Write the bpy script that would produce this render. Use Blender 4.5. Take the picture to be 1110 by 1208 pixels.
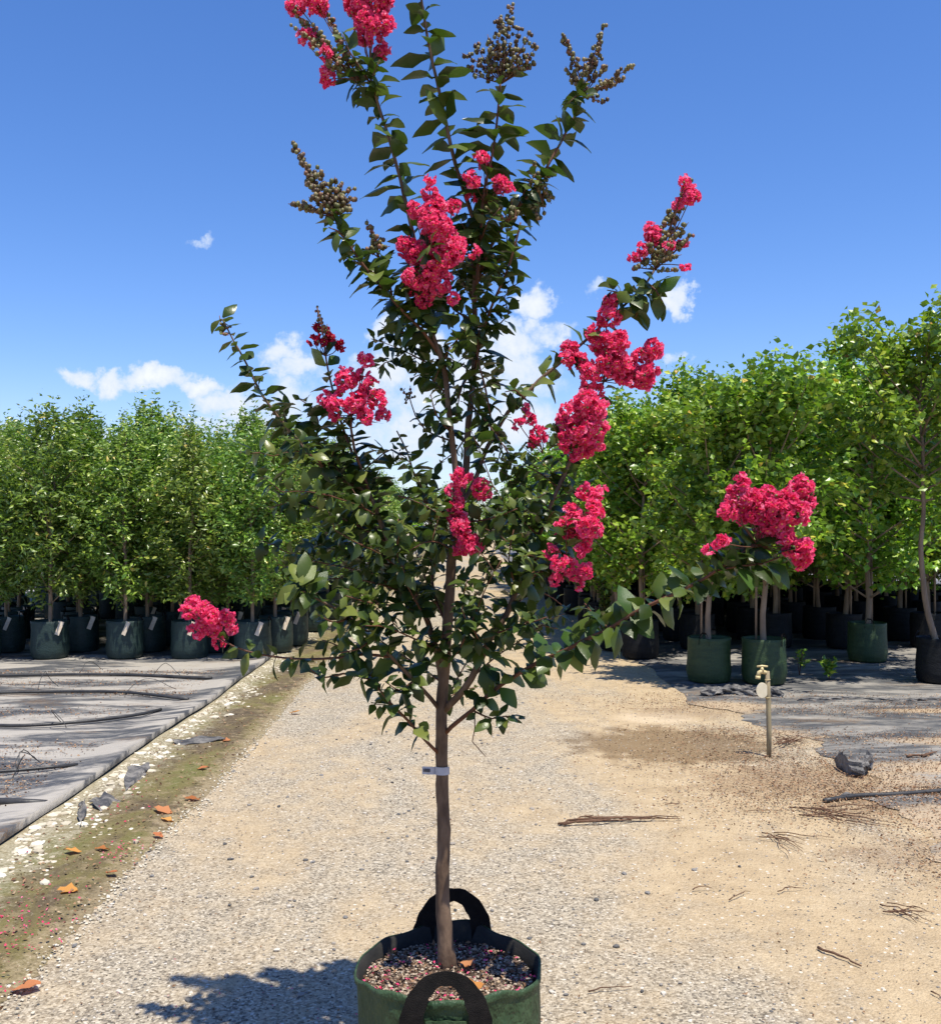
import bpy, math, random
import numpy as np
from mathutils import Vector, Matrix

random.seed(7)
rng = np.random.default_rng(11)
SC = bpy.context.scene
COL = SC.collection
for o in list(bpy.data.objects):
    bpy.data.objects.remove(o)

# ------------------------------------------------------------------ camera
F, CX, CY, EYE = 1200.0, 541.0, 617.0, 1.6      # focal length in photo pixels, vanishing point, eye height
cam = bpy.data.cameras.new('camera')
cam_o = bpy.data.objects.new('camera', cam)
COL.objects.link(cam_o)
cam.sensor_fit = 'HORIZONTAL'
cam.sensor_width = 36.0
cam.lens = 36.0 * F / 1110.0
cam.shift_x = (555.0 - CX) / 1110.0
cam.shift_y = (CY - 604.0) / 1110.0
cam.clip_start = 0.05
cam.clip_end = 2000.0
cam_o.location = (0, 0, EYE)
cam_o.rotation_euler = (math.radians(90), 0, 0)
SC.camera = cam_o

# ------------------------------------------------------------------ sky and sun
SUN_EL = math.radians(72)
SH = Vector((-0.56, 0.83, 0)).normalized()       # the way shadows fall on the ground
SUN = Vector((-SH.x * math.cos(SUN_EL), -SH.y * math.cos(SUN_EL), math.sin(SUN_EL)))
SKY_STRENGTH = 0.105
SUN_STRENGTH = 4.9
EXPOSURE = 0.55

world = bpy.data.worlds.new('World')
SC.world = world
world.use_nodes = True
wt = world.node_tree
wt.nodes.clear()

class NT:
    """small helper for wiring nodes"""
    def __init__(s, nt):
        s.nt = nt
    def n(s, typ, ins=None, **props):
        nd = s.nt.nodes.new(typ)
        for k, v in props.items():
            setattr(nd, k, v)
        for k, v in (ins or {}).items():
            sock = nd.inputs[k]
            if isinstance(v, bpy.types.NodeSocket):
                s.nt.links.new(v, sock)
            elif isinstance(v, bpy.types.Node):
                s.nt.links.new(v.outputs[0], sock)
            else:
                sock.default_value = v
        return nd
    def m(s, op, a, b=None, c=None, clamp=False):
        ins = {0: a}
        if b is not None: ins[1] = b
        if c is not None: ins[2] = c
        nd = s.n('ShaderNodeMath', ins, operation=op)
        nd.use_clamp = clamp
        return nd.outputs[0]
    def mix(s, fac, a, b, blend='MIX'):
        nd = s.n('ShaderNodeMix', {0: fac, 6: a, 7: b}, data_type='RGBA', blend_type=blend)
        return nd.outputs[2]
    def ramp(s, fac, stops, interp='LINEAR'):
        nd = s.n('ShaderNodeValToRGB', {0: fac})
        cr = nd.color_ramp
        cr.interpolation = interp
        while len(cr.elements) < len(stops):
            cr.elements.new(0.5)
        for e, (p, c) in zip(cr.elements, stops):
            e.position = p
            e.color = tuple(c) + (1,) if len(c) == 3 else c
        return nd.outputs[0]
    def smooth(s, v, lo, hi):
        nd = s.n('ShaderNodeMapRange', {0: v, 1: lo, 2: hi, 3: 0.0, 4: 1.0}, interpolation_type='SMOOTHSTEP')
        return nd.outputs[0]
    def noise(s, vec, scale, detail=4.0, rough=0.55, dist=0.0):
        nd = s.n('ShaderNodeTexNoise', {'Scale': scale, 'Detail': detail, 'Roughness': rough, 'Distortion': dist})
        if vec is not None:
            s.nt.links.new(vec, nd.inputs['Vector'])
        return nd

W = NT(wt)
sky = W.n('ShaderNodeTexSky', sky_type='NISHITA')
sky.sun_disc = False
sky.sun_elevation = SUN_EL
sky.sun_rotation = math.atan2(SUN.x, SUN.y)
sky.altitude = 300
sky.air_density = 1.0
sky.dust_density = 0.4
sky.ozone_density = 3.2
tc = W.n('ShaderNodeTexCoord')
sep = W.n('ShaderNodeSeparateXYZ', {0: tc.outputs['Generated']})
dx, dy, dz = sep.outputs[0], sep.outputs[1], sep.outputs[2]
ysafe = W.m('MAXIMUM', dy, 0.05)
U = W.m('DIVIDE', dx, ysafe)
V = W.m('DIVIDE', dz, ysafe)
cn1 = W.noise(tc.outputs['Generated'], 34.0, 8.0, 0.65)
cn2 = W.noise(tc.outputs['Generated'], 5.0, 3.0, 0.5)
cn3 = W.noise(tc.outputs['Generated'], 26.0, 6.0, 0.6)
U2 = W.m('MULTIPLY_ADD', W.m('SUBTRACT', cn3.outputs[0], 0.5), 0.09, U)
V2 = W.m('MULTIPLY_ADD', W.m('SUBTRACT', W.noise(tc.outputs['Generated'], 31.0, 6.0, 0.6).outputs[0], 0.5), 0.06, V)
# cumulus puffs: direction (as pixel of the photograph), half sizes, strength
puffs = [(95, 447, 26, 15, 1), (140, 449, 24, 14, 1), (185, 450, 36, 15, 1), (225, 458, 26, 11, 1),
         (338, 418, 28, 20, .95), (365, 438, 32, 15, .8), (268, 476, 44, 17, .95), (290, 500, 75, 16, .9), (335, 470, 60, 24, .7),
         (632, 358, 26, 16, 1), (638, 390, 36, 18, 1), (600, 405, 42, 22, .95), (585, 440, 60, 30, .95), (455, 385, 24, 14, .9),
         (490, 415, 50, 28, .85), (520, 470, 80, 34, .9), (460, 440, 40, 26, .9), (620, 500, 70, 36, .85), (510, 520, 110, 30, .85), (640, 450, 40, 26, .6),
         (804, 350, 17, 25, .95), (708, 338, 16, 9, .5), (803, 423, 11, 10, .6), (240, 283, 14, 5, .4), (40, 520, 60, 14, .7), (150, 525, 80, 12, .6)]
acc = None
for px, py, rx, ry, st in puffs:
    a = W.m('MULTIPLY', W.m('SUBTRACT', U2, (px - CX) / F), F / (rx * 1.25))
    b = W.m('MULTIPLY', W.m('SUBTRACT', V2, (CY - py) / F), F / (ry * 1.25))
    r2 = W.m('ADD', W.m('MULTIPLY', a, a), W.m('MULTIPLY', b, b))
    v = W.m('MULTIPLY', W.m('SUBTRACT', 1.0, r2), st)
    acc = v if acc is None else W.m('MAXIMUM', acc, v)
front = W.smooth(dy, 0.05, 0.1)
acc = W.m('MULTIPLY_ADD', W.m('ADD', W.m('MAXIMUM', acc, -2.0), 2.0), front, -2.0)
# the same scattered cumulus all round the horizon outside the view
band = W.m('MULTIPLY', W.smooth(dz, 0.02, 0.08), W.m('SUBTRACT', 1.0, W.smooth(dz, 0.2, 0.32)))
rest = W.m('SUBTRACT', 1.0, W.m('MULTIPLY', front, W.m('SUBTRACT', 1.0, W.smooth(W.m('ABSOLUTE', U), 0.47, 0.6))))
rest = W.m('MULTIPLY', W.m('MULTIPLY', W.smooth(cn2.outputs[0], 0.5, 0.62), band), rest)
acc = W.m('MAXIMUM', acc, W.m('MULTIPLY_ADD', rest, 2.8, -2.0))
dens = W.m('MULTIPLY_ADD', W.m('SUBTRACT', cn1.outputs[0], 0.5), 2.0, acc)
cmask = W.smooth(dens, 0.0, 0.85)
haze_low = W.m('MULTIPLY', W.m('SUBTRACT', 1.0, W.smooth(dz, 0.0, 0.16)), 0.3)
ccol = W.ramp(W.smooth(dens, 0.25, 1.75), [(0, (4.6, 5.4, 6.6)), (.45, (5.6, 6.0, 6.7)), (1, (7.0, 7.1, 7.3))])
skyc = W.n('ShaderNodeHueSaturation', {'Hue': 0.5, 'Saturation': 1.22, 'Value': 1.0, 'Color': sky.outputs[0]}).outputs[0]
skyc = W.mix(1.0, skyc, (1.04, 1.01, 1.23, 1), 'MULTIPLY')
skyc = W.mix(haze_low, skyc, (4.2, 5.4, 7.0, 1))
skyc = W.mix(W.m('MULTIPLY', cmask, 0.93), skyc, ccol)
bg = W.n('ShaderNodeBackground', {'Color': skyc, 'Strength': SKY_STRENGTH})
W.n('ShaderNodeOutputWorld', {0: bg.outputs[0]})

sun = bpy.data.lights.new('sun', 'SUN')
sun.energy = SUN_STRENGTH
sun.angle = math.radians(0.53)
sun.color = (1.0, 0.945, 0.83)
sun_o = bpy.data.objects.new('sun', sun)
COL.objects.link(sun_o)
sun_o.rotation_euler = SUN.to_track_quat('Z', 'Y').to_euler()
sun_o.location = (4, -4, 10)

vs = SC.view_settings
vs.view_transform = 'Standard'
vs.look = 'None'
vs.exposure = EXPOSURE
vs.gamma = 1.0
vs.use_curve_mapping = False
SC.render.engine = 'CYCLES'
SC.cycles.max_bounces = 4
SC.cycles.diffuse_bounces = 3
SC.cycles.transparent_max_bounces = 4
SC.cycles.use_denoising = True

# ------------------------------------------------------------------ mesh helpers
def mesh_np(name, V, Fc, mat, smooth=False):
    """V (n,3), Fc (m,k) -> mesh"""
    V = np.asarray(V, dtype=np.float32)
    Fc = np.asarray(Fc, dtype=np.int32)
    me = bpy.data.meshes.new(name)
    k = Fc.shape[1]
    me.vertices.add(len(V)); me.vertices.foreach_set('co', V.ravel())
    me.loops.add(Fc.size); me.loops.foreach_set('vertex_index', Fc.ravel())
    me.polygons.add(len(Fc))
    me.polygons.foreach_set('loop_start', np.arange(0, Fc.size, k, dtype=np.int32))
    me.polygons.foreach_set('loop_total', np.full(len(Fc), k, dtype=np.int32))
    me.polygons.foreach_set('use_smooth', np.full(len(Fc), bool(smooth)))
    me.update(calc_edges=True)
    me.materials.append(mat)
    return me

class MB:
    def __init__(s):
        s.v = []; s.f = []
    def add(s, vs_, fs_):
        o = len(s.v)
        s.v += [tuple(p) for p in vs_]
        s.f += [tuple(i + o for i in f) for f in fs_]
        return s
    def mesh(s, name, mat, smooth=False):
        me = bpy.data.meshes.new(name)
        me.from_pydata(s.v, [], s.f)
        if smooth:
            me.polygons.foreach_set('use_smooth', np.full(len(me.polygons), True))
        me.materials.append(mat)
        me.update()
        return me
    def box(s, c, h, rot=None):
        p = [Vector((x * h[0], y * h[1], z * h[2])) for x in (-1, 1) for y in (-1, 1) for z in (-1, 1)]
        if rot is not None:
            p = [rot @ q for q in p]
        c = Vector(c)
        return s.add([q + c for q in p], [(0, 1, 3, 2), (4, 6, 7, 5), (0, 4, 5, 1), (2, 3, 7, 6), (0, 2, 6, 4), (1, 5, 7, 3)])
    def tube(s, pts, rad, n=8, cap=True):
        pts = [Vector(p) for p in pts]
        if not hasattr(rad, '__len__'):
            rad = [rad] * len(pts)
        rings = []
        t0 = (pts[1] - pts[0]).normalized()
        a = t0.orthogonal().normalized()
        for i, p in enumerate(pts):
            t = (pts[min(i + 1, len(pts) - 1)] - pts[max(i - 1, 0)]).normalized()
            a = (a - t * a.dot(t)).normalized()
            b = t.cross(a)
            rings.append([p + (a * math.cos(2 * math.pi * k / n) + b * math.sin(2 * math.pi * k / n)) * rad[i] for k in range(n)])
        v = [q for r in rings for q in r]
        f = []
        for i in range(len(pts) - 1):
            for k in range(n):
                f.append((i * n + k, i * n + (k + 1) % n, (i + 1) * n + (k + 1) % n, (i + 1) * n + k))
        if cap:
            f.append(tuple(range(n))[::-1])
            f.append(tuple((len(pts) - 1) * n + k for k in range(n)))
        return s.add(v, f)
    def lathe(s, prof, n=24, c=(0, 0, 0), wob=None):
        v = []
        for i, (r, z) in enumerate(prof):
            for k in range(n):
                th = 2 * math.pi * k / n
                rr = r * (wob(th, z) if wob else 1)
                v.append((c[0] + rr * math.cos(th), c[1] + rr * math.sin(th), c[2] + z))
        f = [(i * n + k, i * n + (k + 1) % n, (i + 1) * n + (k + 1) % n, (i + 1) * n + k) for i in range(len(prof) - 1) for k in range(n)]
        return s.add(v, f)

def obj(name, me, parent=None, loc=None):
    o = bpy.data.objects.new(name, me)
    COL.objects.link(o)
    if parent is not None:
        o.parent = parent
    if loc is not None:
        o.location = loc
    return o

def tag(o, label, cat, group=None):
    o['label'] = label; o['category'] = cat
    if group: o['group'] = group
    return o

def struct(o):
    o['kind'] = 'structure'
    return o

def catmull(pts, step):
    P = [np.array(p, float) for p in pts]
    P = [2 * P[0] - P[1]] + P + [2 * P[-1] - P[-2]]
    out = []
    for i in range(1, len(P) - 2):
        n = max(1, int(np.linalg.norm(P[i + 1][:3] - P[i][:3]) / step))
        for k in range(n):
            t = k / n
            out.append(0.5 * (2 * P[i] + (P[i + 1] - P[i - 1]) * t + (2 * P[i - 1] - 5 * P[i] + 4 * P[i + 1] - P[i + 2]) * t * t
                              + (3 * P[i] - P[i - 1] - 3 * P[i + 1] + P[i + 2]) * t ** 3))
    out.append(P[-2])
    return out

def unit(a):
    return a / np.maximum(np.linalg.norm(a, axis=-1, keepdims=True), 1e-9)

def scatter(tmplV, tmplF, pos, d, nrm, size, widen=1.0):
    """copies of a small template (x along the piece, y across, z normal) at pos, pointing along d, facing nrm"""
    tmplV = np.asarray(tmplV, float); tmplF = np.asarray(tmplF, int)
    d = unit(d)
    nrm = nrm - (nrm * d).sum(1, keepdims=True) * d
    nrm = unit(nrm)
    y = np.cross(nrm, d)
    size = np.asarray(size, float).reshape(-1, 1, 1)
    Vv = (tmplV[None, :, 0:1] * d[:, None] + tmplV[None, :, 1:2] * y[:, None] * widen + tmplV[None, :, 2:3] * nrm[:, None]) * size + pos[:, None]
    k = len(tmplV)
    Ff = tmplF[None] + (np.arange(len(pos)) * k)[:, None, None]
    return Vv.reshape(-1, 3), Ff.reshape(-1, tmplF.shape[1])

def leaf_template(fold=0.25, curl=0.3, wave=0.04, twist=0.0, width=0.29, st=None, seed=0):
    r = random.Random(seed)
    st = st or [(0, .03), (.12, .13), (.3, .24), (.5, width), (.7, .26), (.87, .16), (1, .02)]
    v = []; f = []
    for i, (u, w) in enumerate(st):
        z0 = -curl * u * u
        tw = twist * (u - .3)
        for sgn in (-1, 0, 1):
            v.append((u * (1 - .12 * curl), sgn * w, z0 + fold * w * abs(sgn) + sgn * tw * w + (wave * r.uniform(-1, 1) if sgn else 0)))
        if i:
            b = i * 3
            f += [(b - 3, b, b + 1, b - 2), (b - 2, b + 1, b + 2, b - 1)]
    return np.array(v), np.array(f)

SMALL_LEAF = (np.array([(0, 0, 0), (.45, -.27, .06), (.5, 0, -.03), (.45, .27, .06), (1, 0, -.16)]), np.array([(0, 1, 4, 2), (0, 2, 4, 3)]))

# ------------------------------------------------------------------ materials
def new_mat(name):
    m = bpy.data.materials.new(name)
    m.use_nodes = True
    nt = m.node_tree
    nt.nodes.clear()
    N = NT(nt)
    out = N.n('ShaderNodeOutputMaterial')
    return m, N, out

def mat_plain(name, c1, c2, rough=0.7, scale=20.0, bump=0.2, bscale=80.0, spec=0.3, stretch=(1, 1, 1), bdist=0.01):
    m, N, out = new_mat(name)
    tcn = N.n('ShaderNodeTexCoord')
    mp = N.n('ShaderNodeMapping', {'Vector': tcn.outputs['Object'], 'Scale': stretch})
    n1 = N.noise(mp.outputs[0], scale, 5, .6)
    n2 = N.noise(mp.outputs[0], bscale, 4, .6)
    col = N.mix(N.smooth(n1.outputs[0], .3, .7), tuple(c1) + (1,), tuple(c2) + (1,))
    bp = N.n('ShaderNodeBump', {'Strength': bump, 'Distance': bdist, 'Height': n2.outputs[0]})
    p = N.n('ShaderNodeBsdfPrincipled', {'Base Color': col, 'Roughness': rough, 'Specular IOR Level': spec, 'Normal': bp.outputs[0]})
    nt = N.nt
    nt.links.new(p.outputs[0], out.inputs[0])
    return m

def mat_leaf(name, stops, trans=0.3, rough=0.4, spec=0.5, under=None, tgain=(1.6, 1.9, 0.7), hue=0.03, val=(.85, .3)):
    m, N, out = new_mat(name)
    g = N.n('ShaderNodeNewGeometry')
    oi = N.n('ShaderNodeObjectInfo')
    v = N.m('FRACT', N.m('ADD', g.outputs['Random Per Island'], oi.outputs['Random']))
    col = N.ramp(v, stops)
    tint = N.n('ShaderNodeHueSaturation', {'Hue': N.m('MULTIPLY_ADD', oi.outputs['Random'], hue, .5 - hue / 2),
                                           'Saturation': 1.0, 'Value': N.m('MULTIPLY_ADD', oi.outputs['Random'], val[1], val[0]), 'Color': col}).outputs[0]
    if under is not None:
        tint = N.mix(N.m('MULTIPLY', g.outputs['Backfacing'], 0.6), tint, tuple(under) + (1,))
    tcn = N.n('ShaderNodeTexCoord')
    bn = N.noise(tcn.outputs['Object'], 140.0, 2, .5)
    bp = N.n('ShaderNodeBump', {'Strength': .25, 'Distance': .002, 'Height': bn.outputs[0]})
    p = N.n('ShaderNodeBsdfPrincipled', {'Base Color': tint, 'Roughness': rough, 'Specular IOR Level': spec, 'Normal': bp.outputs[0]})
    tcol = N.mix(1.0, tint, tuple(tgain) + (1,), 'MULTIPLY')
    t = N.n('ShaderNodeBsdfTranslucent', {'Color': tcol})
    mx = N.n('ShaderNodeMixShader', {0: trans, 1: p.outputs[0], 2: t.outputs[0]})
    N.nt.links.new(mx.outputs[0], out.inputs[0])
    return m

def mat_island(name, stops, rough=0.8, spec=0.3, trans=0.0):
    m, N, out = new_mat(name)
    g = N.n('ShaderNodeNewGeometry')
    oi = N.n('ShaderNodeObjectInfo')
    v = N.m('FRACT', N.m('ADD', g.outputs['Random Per Island'], oi.outputs['Random']))
    col = N.ramp(v, stops)
    tcn = N.n('ShaderNodeTexCoord')
    bn = N.noise(tcn.outputs['Object'], 90.0, 3, .6)
    col = N.mix(N.m('MULTIPLY', bn.outputs[0], .5), col, N.mix(1.0, col, (.6, .6, .6, 1), 'MULTIPLY'))
    p = N.n('ShaderNodeBsdfPrincipled', {'Base Color': col, 'Roughness': rough, 'Specular IOR Level': spec})
    if trans:
        t = N.n('ShaderNodeBsdfTranslucent', {'Color': col})
        mx = N.n('ShaderNodeMixShader', {0: trans, 1: p.outputs[0], 2: t.outputs[0]})
        N.nt.links.new(mx.outputs[0], out.inputs[0])
    else:
        N.nt.links.new(p.outputs[0], out.inputs[0])
    return m

def blob_mask(N, X, Y, nz, cx, cy, rx, ry, soft=0.5):
    a = N.m('DIVIDE', N.m('SUBTRACT', X, cx), rx)
    b = N.m('DIVIDE', N.m('SUBTRACT', Y, cy), ry)
    r = N.m('SQRT', N.m('ADD', N.m('MULTIPLY', a, a), N.m('MULTIPLY', b, b)))
    r = N.m('MULTIPLY_ADD', N.m('SUBTRACT', nz, .5), 1.4, r)
    return N.m('SUBTRACT', 1.0, N.smooth(r, 1.0 - soft, 1.0))

def mat_ground():
    m, N, out = new_mat('gravel_and_dirt')
    tcn = N.n('ShaderNodeTexCoord')
    o = tcn.outputs['Object']
    sp = N.n('ShaderNodeSeparateXYZ', {0: o})
    X, Y = sp.outputs[0], sp.outputs[1]
    stretch = N.n('ShaderNodeMapping', {'Vector': o, 'Scale': (1.0, .45, 1.0)}).outputs[0]
    big = N.noise(stretch, 1.1, 5, .6, .4).outputs[0]
    mid = N.noise(o, 5.0, 5, .65).outputs[0]
    fine = N.noise(o, 70.0, 4, .7).outputs[0]
    vor = N.n('ShaderNodeTexVoronoi', {'Vector': o, 'Scale': 110.0, 'Randomness': 1.0}, feature='F1')
    vor2 = N.n('ShaderNodeTexVoronoi', {'Vector': o, 'Scale': 46.0, 'Randomness': 1.0}, feature='F1')
    cell = N.n('ShaderNodeSeparateColor', {0: vor.outputs['Color']}).outputs[0]
    cell2 = N.n('ShaderNodeSeparateColor', {0: vor2.outputs['Color']}).outputs[0]
    grav = N.ramp(cell, [(0, (.07, .062, .052)), (.2, (.19, .168, .135)), (.5, (.325, .28, .212)), (.8, (.41, .36, .275)), (1, (.56, .5, .4))])
    sand = N.ramp(mid, [(.25, (.32, .232, .132)), (.5, (.43, .322, .19)), (.75, (.50, .392, .245))])
    sand = N.mix(.35, sand, N.mix(1.0, sand, N.ramp(fine, [(.3, (.55, .52, .5)), (.7, (1.25, 1.25, 1.25))]), 'MULTIPLY'))
    # the wheel tracks keep their gravel, the crown and the right-hand verge are sandier
    verge = N.smooth(X, 0.1, 1.5)
    sfac = N.m('ADD', N.m('MULTIPLY', N.smooth(N.m('MULTIPLY_ADD', verge, .16, N.m('MULTIPLY_ADD', N.m('SUBTRACT', mid, .5), .35, big)), .37, .72), .78), .1)
    col = N.mix(sfac, grav, sand)
    dark = N.m('MULTIPLY', N.m('GREATER_THAN', cell2, .9), N.m('LESS_THAN', vor2.outputs['Distance'], .28))
    col = N.mix(N.m('MULTIPLY', dark, .75), col, (.07, .065, .06, 1))
    lite = N.m('MULTIPLY', N.m('LESS_THAN', cell2, .08), N.m('LESS_THAN', vor2.outputs['Distance'], .3))
    col = N.mix(N.m('MULTIPLY', lite, .7), col, (.66, .62, .55, 1))
    # damp, tyre-worn hollow beside the tap post and a pale smear of sand behind it
    st = blob_mask(N, X, Y, mid, 1.55, 7.35, 0.95, 0.75, .45)
    col = N.mix(N.m('MULTIPLY', st, .72), col, (.15, .095, .045, 1))
    st2 = blob_mask(N, X, Y, mid, 1.62, 8.35, .42, .3, .45)
    col = N.mix(N.m('MULTIPLY', st2, .55), col, (.58, .46, .31, 1))
    for (cx, cy, rx, ry, k) in ((2.2, 6.3, 1.0, .6, .6), (2.6, 5.7, .8, .4, .6), (1.9, 8.6, .6, .4, .4), (2.3, 4.9, .6, .4, .45), (.55, 3.35, .5, .25, .0)):
        if k: col = N.mix(N.m('MULTIPLY', blob_mask(N, X, Y, mid, cx, cy, rx, ry, .6), k), col, N.ramp(fine, [(.35, (.12, .072, .04)), (.65, (.34, .235, .14))]))
    hgt = N.m('ADD', N.m('MULTIPLY', vor.outputs['Distance'], -.6), N.m('ADD', N.m('MULTIPLY', fine, .6), N.m('MULTIPLY', mid, 1.5)))
    bp = N.n('ShaderNodeBump', {'Strength': .75, 'Distance': .012, 'Height': hgt})
    p = N.n('ShaderNodeBsdfPrincipled', {'Base Color': col, 'Roughness': .92, 'Specular IOR Level': .15, 'Normal': bp.outputs[0]})
    N.nt.links.new(p.outputs[0], out.inputs[0])
    return m

def mat_moss():
    m, N, out = new_mat('mossy_soil')
    o = N.n('ShaderNodeTexCoord').outputs['Object']
    st = N.n('ShaderNodeMapping', {'Vector': o, 'Scale': (1.0, .5, 1.0)}).outputs[0]
    a = N.noise(st, 2.6, 6, .65, .5).outputs[0]
    b = N.noise(o, 11.0, 5, .7).outputs[0]
    c = N.noise(o, 60.0, 4, .7).outputs[0]
    col = N.ramp(a, [(.26, (.055, .042, .034)), (.42, (.105, .078, .045)), (.54, (.15, .125, .048)), (.66, (.125, .125, .038)), (.8, (.24, .19, .11))])
    Xm = N.n('ShaderNodeSeparateXYZ', {0: o}).outputs[0]
    near_mat = N.m('MULTIPLY', N.m('SUBTRACT', 1.0, N.smooth(N.m('MULTIPLY_ADD', N.m('SUBTRACT', b, .5), .9, Xm), -2.15, -1.85)), .8)
    col = N.mix(near_mat, col, N.ramp(c, [(.3, (.2, .17, .09)), (.7, (.5, .45, .34))]))
    near_road = N.smooth(N.m('MULTIPLY_ADD', N.m('SUBTRACT', b, .5), .45, Xm), -1.66, -1.52)
    col = N.mix(N.m('MULTIPLY', near_road, .75), col, N.ramp(c, [(.3, (.16, .12, .06)), (.7, (.4, .32, .2))]))
    col = N.mix(N.m('MULTIPLY', N.smooth(b, .5, .68), .7), col, (.26, .2, .115, 1))
    col = N.mix(N.m('MULTIPLY', N.smooth(c, .58, .75), .7), col, (.5, .44, .32, 1))
    col = N.mix(N.m('MULTIPLY', N.smooth(c, .46, .3), .6), col, (.06, .05, .03, 1))
    bp = N.n('ShaderNodeBump', {'Strength': .8, 'Distance': .015, 'Height': N.m('ADD', b, c)})
    p = N.n('ShaderNodeBsdfPrincipled', {'Base Color': col, 'Roughness': .9, 'Specular IOR Level': .2, 'Normal': bp.outputs[0]})
    N.nt.links.new(p.outputs[0], out.inputs[0])
    return m

def mat_weedmat(name, dust=0.5, lo=.42, hi=.62, sandy=()):
    m, N, out = new_mat(name)
    o = N.n('ShaderNodeTexCoord').outputs['Object']
    st = N.n('ShaderNodeMapping', {'Vector': o, 'Scale': (.45, 1.3, 1.0)}).outputs[0]
    a = N.noise(st, 1.7, 6, .65, .6).outputs[0]
    b = N.noise(st, 7.0, 5, .7).outputs[0]
    c = N.noise(o, 90.0, 3, .7).outputs[0]
    wv = N.n('ShaderNodeTexWave', {'Vector': o, 'Scale': 60.0, 'Distortion': 1.0}).outputs['Fac']
    base = N.mix(wv, (.05, .051, .055, 1), (.085, .086, .09, 1))
    col = N.mix(N.m('MULTIPLY', N.smooth(a, lo, hi), dust), base, (.44, .40, .34, 1))
    col = N.mix(N.m('MULTIPLY', N.smooth(b, .45, .7), .65), col, (.33, .305, .265, 1))
    a2 = N.noise(N.n('ShaderNodeMapping', {'Vector': o, 'Location': (7, 3, 0), 'Scale': (.5, 1.2, 1)}).outputs[0], 1.5, 5, .7).outputs[0]
    col = N.mix(N.m('MULTIPLY', N.m('MULTIPLY', N.smooth(a2, .55, .66), N.smooth(c, .42, .6)), .9), col, (.16, .095, .045, 1))
    if sandy:       # sand blown over the mat in tongues
        sp = N.n('ShaderNodeSeparateXYZ', {0: o})
        sc_ = N.ramp(c, [(.3, (.3, .215, .13)), (.7, (.5, .39, .26))])
        for (cx, cy, rx, ry) in sandy:
            col = N.mix(N.m('MULTIPLY', blob_mask(N, sp.outputs[0], sp.outputs[1], b, cx, cy, rx, ry, .6), .92), col, sc_)
    bp = N.n('ShaderNodeBump', {'Strength': .6, 'Distance': .03, 'Height': N.m('ADD', N.m('MULTIPLY', b, 1.0), N.m('MULTIPLY', c, .12))})
    p = N.n('ShaderNodeBsdfPrincipled', {'Base Color': col, 'Roughness': .55, 'Specular IOR Level': .35, 'Normal': bp.outputs[0]})
    N.nt.links.new(p.outputs[0], out.inputs[0])
    return m

M = {}
M['ground'] = mat_ground()
M['moss'] = mat_moss()
M['weedmat'] = mat_weedmat('weed_mat_dusty', .75, .46, .57)
M['weedmat2'] = mat_weedmat('weed_mat_bare', .6, .46, .66, [(2.3, 6.3, .9, .5), (2.7, 5.4, .9, .45), (3.2, 6.6, .8, .25), (2.2, 7.6, .6, .5), (3.6, 5.9, .8, .2), (2.5, 4.7, .7, .4), (3.9, 7.4, 1.0, .2), (2.3, 8.8, .5, .4), (4.4, 8.6, 1.2, .15)])
M['bark'] = mat_plain('smooth_bark', (.19, .125, .08), (.07, .042, .026), .75, 22, .5, 60, stretch=(1, 1, .35))
M['shoot'] = mat_plain('reddish_shoot', (.15, .06, .032), (.085, .04, .022), .6, 30, .3, 120)
M['bgbark'] = mat_plain('nursery_bark', (.30, .215, .14), (.17, .12, .08), .85, 14, .5, 60, stretch=(1, 1, .3))
M['leaf'] = mat_leaf('myrtle_leaf', [(0, (.017, .036, .007)), (.45, (.036, .070, .012)), (.8, (.08, .125, .022)), (1, (.15, .185, .04))],
                     .18, .34, .34, under=(.055, .088, .022))
M['leafL'] = mat_leaf('columnar_tree_leaf', [(0, (.055, .115, .014)), (.5, (.125, .205, .024)), (.82, (.21, .285, .04)), (.96, (.30, .35, .08)), (1, (.37, .29, .06))],
                      .2, .34, .5, under=(.11, .18, .05), hue=.04, val=(1.02, .5))
M['leafR'] = mat_leaf('spreading_tree_leaf', [(0, (.06, .13, .012)), (.5, (.14, .225, .018)), (.85, (.22, .29, .026)), (.97, (.32, .34, .035)), (1, (.38, .22, .05))],
                      .22, .36, .45, under=(.12, .2, .04), hue=.05, val=(1.0, .65))
M['leafF'] = mat_leaf('far_tree_leaf', [(0, (.07, .12, .02)), (.6, (.13, .18, .028)), (1, (.22, .24, .05))], .32, .45, .4)
M['petal'] = mat_leaf('pink_petal', [(0, (.76, .034, .13)), (.45, (.87, .065, .215)), (.8, (.92, .125, .3)), (1, (.94, .28, .45))], .45, .6, .25, tgain=(1.1, 1.15, 1.1), hue=0.0, val=(.94, .12))
M['petaldark'] = mat_leaf('crimson_petal', [(0, (.3, .006, .03)), (1, (.55, .015, .07))], .3, .6, .25, tgain=(1.1, .8, .9), hue=0.0)
M['seed'] = mat_island('seed_capsule', [(0, (.05, .025, .015)), (.3, (.10, .065, .028)), (.55, (.10, .11, .03)), (.8, (.24, .2, .085)), (1, (.16, .05, .03))], .5, .4)
M['bud'] = mat_island('green_bud', [(0, (.07, .075, .022)), (.6, (.19, .17, .06)), (1, (.26, .08, .06))], .5, .4)
M['stamen'] = mat_plain('yellow_stamen', (.75, .5, .08), (.6, .4, .08), .6)
M['bag'] = mat_plain('green_woven_bag', (.020, .046, .019), (.045, .078, .034), .55, 9, .9, 16, .3, stretch=(1, 1, .6), bdist=.035)
M['bagL'] = mat_plain('teal_green_bag', (.014, .030, .026), (.026, .046, .04), .48, 7, .6, 40, .35, stretch=(1, 1, 4))
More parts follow.
